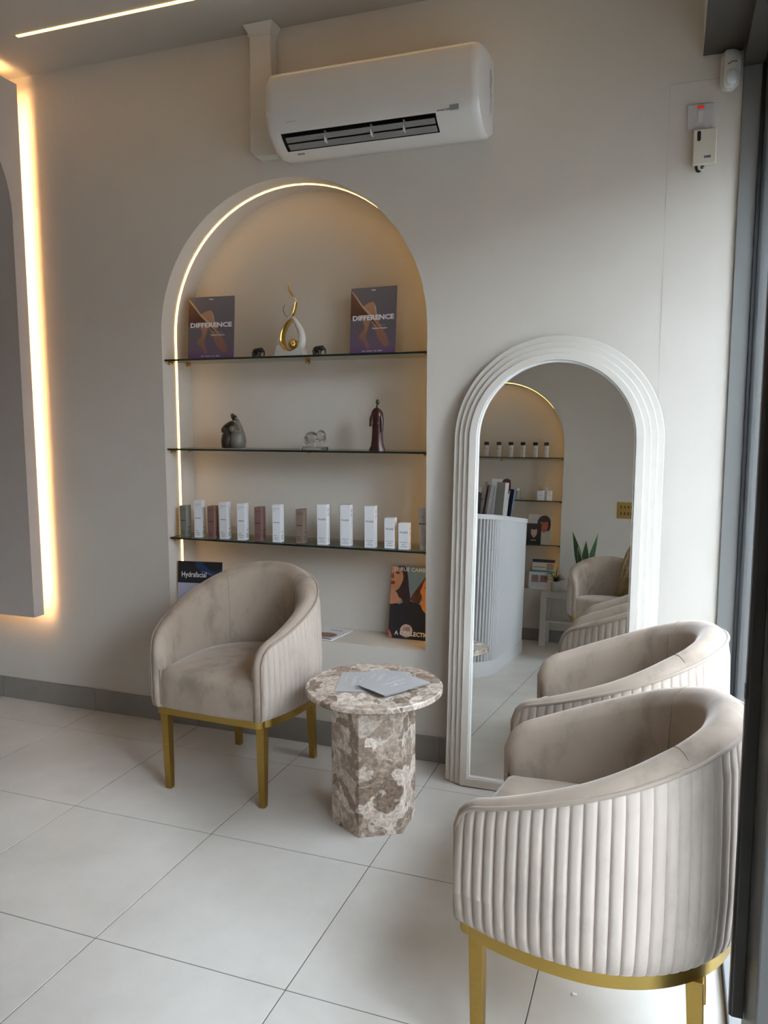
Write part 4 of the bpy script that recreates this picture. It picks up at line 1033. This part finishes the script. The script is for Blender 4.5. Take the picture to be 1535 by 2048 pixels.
bm = nb(); prism(bm, smooth_pts([(.022, .20), (.045, .185), (.062, .21), (.058, .25), (.04, .262), (.024, .245)], 2), .0037, .0041, 'y'); obj('printed_face', bm, mat('pinkish_skin_print', (.50, .25, .20), .4), s)

# tubes and jars on the reflected shelves
TB = []
def sm_tube(x, z, label, h=.125):
    if not TB:
        t = thing('cosmetic_tube', label, 'tube', (x, YO-.075, z), 0, 'black-topped tubes on the reflected topmost shelf')
        bm = nb(); grid(bm, [[(.024*math.cos(q), .014*math.sin(q), .0) for q in [2*PI*k/16 for k in range(16)]], [(.025*math.cos(q), .012*math.sin(q), .12) for q in [2*PI*k/16 for k in range(16)]]], closed=True, cap=True); obj('tube_body', bm, mat('ivory_tube', (.62, .57, .50), .35, noise=.02), t, smooth=40)
        bm = nb(); box(bm, -.022, .022, -.011, .011, .12, .152); obj('black_cap', bm, black, t, bevel=.002)
        bm = nb(); box(bm, -.010, .010, .0119, .0125, .082, .088); box(bm, -.008, .008, .0119, .0125, .05, .053); box(bm, .004, .009, .0119, .0125, .015, .024); obj('printed_text', bm, greyink, t)
        TB.append(t)
    else:
        t = dup(TB[0], (x, YO-.075, z), 0, label)
for k, x in enumerate((-1.905, -1.798, -1.675, -1.558, -1.440, -1.320, -1.215)):
    sm_tube(x+.11 if False else x+.09, SH[0], ('black-topped ivory tube cut off by the mirror frame', 'black-topped ivory tube, first fully visible one in the mirror', 'black-topped ivory tube, second in the reflected row', 'black-topped ivory tube, middle of the reflected row', 'black-topped ivory tube, third from the lit end of the reflected row', 'black-topped ivory tube, next to last in the reflected row', 'black-topped ivory tube at the lit end of the reflected row')[k])
for (x, y, w, d, h, l) in ((-1.765, .07, .04, .03, .115, 'white carton at the mirror frame on the middle reflected shelf'), (-1.60, .07, .055, .04, .095, 'squat white carton above the charcoal binders in the mirror'), (-1.545, .12, .04, .03, .125, 'beige carton beside the squat white one in the mirror'), (-1.155, .07, .07, .04, .098, 'wide white carton near the lit jamb in the mirror'), (-1.075, .06, .045, .04, .10, 'narrow white carton by the lit jamb in the mirror'), (-1.13, .15, .04, .04, .135, 'white pump carton standing behind the two by the lit jamb')):
    t = thing('carton', l, 'carton', (x, YO-y, SH[1]), 0, 'cartons on the middle reflected shelf')
    bm = nb(); box(bm, -w/2, w/2, -d/2, d/2, 0, h); b = obj('body', bm, card, t, bevel=.001)
    bm = nb(); box(bm, -w*.3, w*.3, d/2, d/2+.0005, h*.55, h*.58); box(bm, -w*.3, w*.2, d/2, d/2+.0005, h*.8, h*.82); obj('printed_text', bm, greyink, b)
t = thing('jar', 'beige jar with a white lid behind the books in the mirror', 'jar', (-1.385, YO-.08, SH[1]), 0)
bm = nb(); lathe(bm, [(.028, 0), (.03, .004), (.03, .085), (.026, .09)], 20); obj('body', bm, mat('olive_beige_glass', (.30, .28, .22), .3), t, smooth=40)
bm = nb(); lathe(bm, [(.020, .09), (.020, .112), (.018, .114)], 20); obj('lid', bm, card, t, smooth=40)

def portrait_card(x, y, z, w, h, bgm, hair, skin, label, texts, fx=0, fz=.0, fs=1.0, grp='portrait cards on the reflected shelf'):
    t = thing('portrait_card', label, 'display card', (x, y, z+.001), rot=(math.radians(6), 0, 0), group=grp)
    bm = nb(); box(bm, -w/2, w/2, -.003, 0, 0, h); s = obj('sheet', bm, bgm, t)
    def fl(nm, pts, m, y_): 
        bm = nb(); prism(bm, [(fx+p[0]*fs, fz+p[1]*fs) for p in pts], y_, y_+.0004, 'y'); obj(nm, bm, m, s)
    fl('printed_hair', smooth_pts([(-.055, .05), (-.06, .12), (-.03, .165), (.02, .17), (.055, .13), (.055, .05), (.03, .03), (-.03, .03)], 3), hair, .0002)
    fl('printed_face', smooth_pts([(-.036, .09), (-.032, .05), (0, .012), (.032, .05), (.036, .09), (.03, .125), (-.03, .125)], 3), skin, .0008)
    fl('printed_fringe', smooth_pts([(-.05, .10), (-.03, .115), (0, .108), (.03, .118), (.05, .10), (.045, .15), (-.045, .15)], 2), hair, .0014)
    for sx in (-1, 1): fl('printed_eye', [(sx*.017-.008, .082), (sx*.017+.008, .082), (sx*.017+.006, .088), (sx*.017-.006, .088)], black, .0014)
    fl('printed_lips', [(-.012, .042), (0, .036), (.012, .042), (0, .047)], lips, .0014)
    return s
s = portrait_card(-1.165, YO-.09, SH[2], .215, .29, mat('ivory_print', (.62, .58, .52), .4, noise=.02), mat('near_black_hair', (.02, .012, .012), .4), mat('red_lit_skin', (.48, .12, .07), .4, noise=.3, scale=14), 'ivory card with a red-lit portrait and a teal square, behind the black card', None, fx=.045, fz=.10, fs=1.05)
bm = nb(); box(bm, -.100, -.045, .0, .0006, .055, .13); obj('printed_teal_square', bm, mat('teal_print', (.03, .17, .20), .4), s)
bm = nb(); box(bm, -.085, -.04, .0, .0006, .235, .245); box(bm, -.085, -.06, .0, .0006, .18, .21); obj('printed_text', bm, paleink, s)
s = portrait_card(-1.205, YO-.045, SH[2], .135, .20, black, mat('near_black_hair', (.02, .012, .012), .4), mat('pale_skin_print', (.58, .36, .29), .4, noise=.1), 'small black card with a pale face and white lettering, in the mirror', None, fx=.0, fz=.055, fs=.78)
text('reFeel', .020, whiteink, s, (0, .001, .030), (PI/2, 0, PI))
def info_card(x, y, w, h, label, kind):
    t = thing('info_card', label, 'display card', (x, y, NSILL+.001), rot=(math.radians(9), 0, 0), group='information cards on the reflected sill')
    bm = nb(); box(bm, -w/2, w/2, -.003, 0, 0, h); s = obj('sheet', bm, card, t)
    def r(nm, x0, x1, z0, z1, m): bm = nb(); box(bm, x0, x1, .0, .0005, z0, z1); obj(nm, bm, m, s)
    if kind:
        r('printed_header', -w/2, w/2, h-.03, h, mat('navy_band', (.015, .02, .05), .4)); r('printed_band', -w/2, w/2, h-.135, h-.105, mat('turquoise_print', (.02, .28, .32), .4)); r('printed_band', -w/2, .04, h-.16, h-.135, mat('royal_blue_print', (.02, .05, .22), .4)); r('printed_photo', .03, w/2-.005, h-.10, h-.035, mat('grey_photo_print', (.30, .25, .25), .4, noise=.5, scale=50))
        r('printed_text', -w/2+.01, .02, h-.08, h-.072, greyink)
    else:
        for k, x0 in enumerate((-.075, .008)): r('printed_photo', x0, x0+.066, h-.095, h-.03, mat('skin_photo_print', (.25, .12, .10), .4, noise=.5, scale=60))
        for k in range(5): r('printed_text', -.08, .07-(k % 2)*.02, .03+k*.013, .034+k*.013, paleink)
info_card(-1.115, YO-.12, .215, .285, 'card with navy header and turquoise band on the reflected sill', 1)
info_card(-1.135, YO-.045, .20, .165, 'white card with two round photos in front, on the reflected sill', 0)

st = thing('low_table', 'small white square-legged table with a lower shelf, seen in the mirror', 'side table', (-.785, -4.385, 0))
bm = nb(); box(bm, -.275, .275, -.15, .15, .44, .488); obj('table_top', bm, white_matt, st, bevel=.002)
bm = nb(); box(bm, -.262, .262, -.137, .137, .215, .232); obj('lower_shelf', bm, white_matt, st, bevel=.001)
for sx in (-1, 1):
    for sy in (-1, 1):
        bm = nb(); box(bm, sx*.25-.025, sx*.25+.025, sy*.125-.025, sy*.125+.025, 0, .44); obj('leg', bm, white_matt, st, bevel=.002)
pp = thing('potted_plant', 'spiky little plant in a beige pot on the low white table', 'plant', (-.945, -4.33, .488))
bm = nb(); lathe(bm, [(.040, 0), (.042, .003), (.046, .095), (.043, .097), (.042, .088), (.0, .088)], 28); obj('pot', bm, potm, pp, smooth=40)
rng = random.Random(7)
bm = nb()
for k in range(46):
    a = rng.uniform(0, 2*PI); L = rng.uniform(.06, .12); up = rng.uniform(.3, 1.0)
    pts = [(0, 0, .085)] + [(math.cos(a)*L*s, math.sin(a)*L*s, .085+.11*up*math.sin(s*2.0)*(1-.25*s)) for s in (.3, .6, .85, 1.05)]
    pts = [(x, max(y, -.11), z) for x, y, z in pts]
    tube(bm, pts, [.0018, .0018, .0015, .001, .0004], 5)
o = obj('foliage', bm, blackleaf, pp, smooth=60); o['kind'] = 'stuff'
bm = nb(); tube(bm, [(0, 0, .085), (.002, 0, .13), (.006, 0, .18), (.010, 0, .235)], [.006, .011, .010, .001], 8, sx=.45); obj('upright_leaf', bm, blackleaf, pp, smooth=60)
sn = thing('snake_plant', 'snake plant with pale-edged blades rising behind the corner chair', 'plant', (-.700, -4.37, .488))
bm = nb(); lathe(bm, [(.055, 0), (.058, .003), (.068, .13), (.064, .132), (.062, .12), (.0, .12)], 28); obj('pot', bm, potm, sn, smooth=40)
def blade(tx, ty, h, w, tw, c=(0, 0)):
    rows, e = [], []
    for k in range(9):
        s = k/8; ww = w*1.55*(1-s**2.2)*(.62+.76*s if s < .5 else 1.0); x = c[0]+tx*s**1.2; y = c[1]+ty*s**1.2; z = .12+h*s; a = tw
        dx, dy = math.cos(a), math.sin(a)
        rows.append([(x-dx*ww, y-dy*ww, z), (x-dy*.004, y+dx*.004, z), (x+dx*ww, y+dy*ww, z), (x+dy*.004, y-dx*.004, z)])
    bm = nb(); grid(bm, rows, closed=True, cap=True); l = obj('blade', bm, leafm, sn, smooth=60)
    bm = nb(); tube(bm, [r[0] for r in rows], .0028, 5); tube(bm, [r[2] for r in rows], .0028, 5); obj('blade_margin', bm, leafedge, l, smooth=60)
for b_ in ((-.105, .0, .44, .030, .2, (-.01, 0)), (.090, .0, .43, .024, -.2, (.02, 0)), (.012, .02, .36, .032, .1, (0, .01)), (-.03, -.02, .25, .022, .6, (-.02, 0)), (-.05, .02, .30, .022, .3, (-.01, .01)), (.04, -.02, .24, .02, -.4, (.01, 0))): blade(*b_)

tc_ = thing('knitted_throw', 'tan knitted throw hung over the arm of the corner chair in the mirror', 'throw', (-.245, -4.08, 0))
rows = []
for k in range(13):
    s = k/12; z = .50+.50*(1-s)**.9; w = .035+.10*s
    rows.append([(-w+2*w*j/10-.03*s, .045*math.sin(s*PI)+.012*math.sin(j*2.2+k*.4)+.09*s, z) for j in range(11)])
bm = nb(); grid(bm, rows); o = obj('cloth', bm, knit, tc_, smooth=60); md = o.modifiers.new('s', 'SOLIDIFY'); md.thickness = .02

so = thing('socket_panel', 'brass plate with two rows of black sockets, cut off by the mirror frame', 'socket plate', (-.335, YO, 1.262))
bm = nb(); box(bm, -.112, .112, 0, .006, -.075, .075); pl = obj('plate', bm, brass, so, bevel=.002)
for r_ in (-.03, .03):
    for k in range(6):
        bm = nb(); box(bm, -.082+k*.031, -.069+k*.031, .006, .0085, r_-.012, r_+.012); obj('module', bm, black, so)
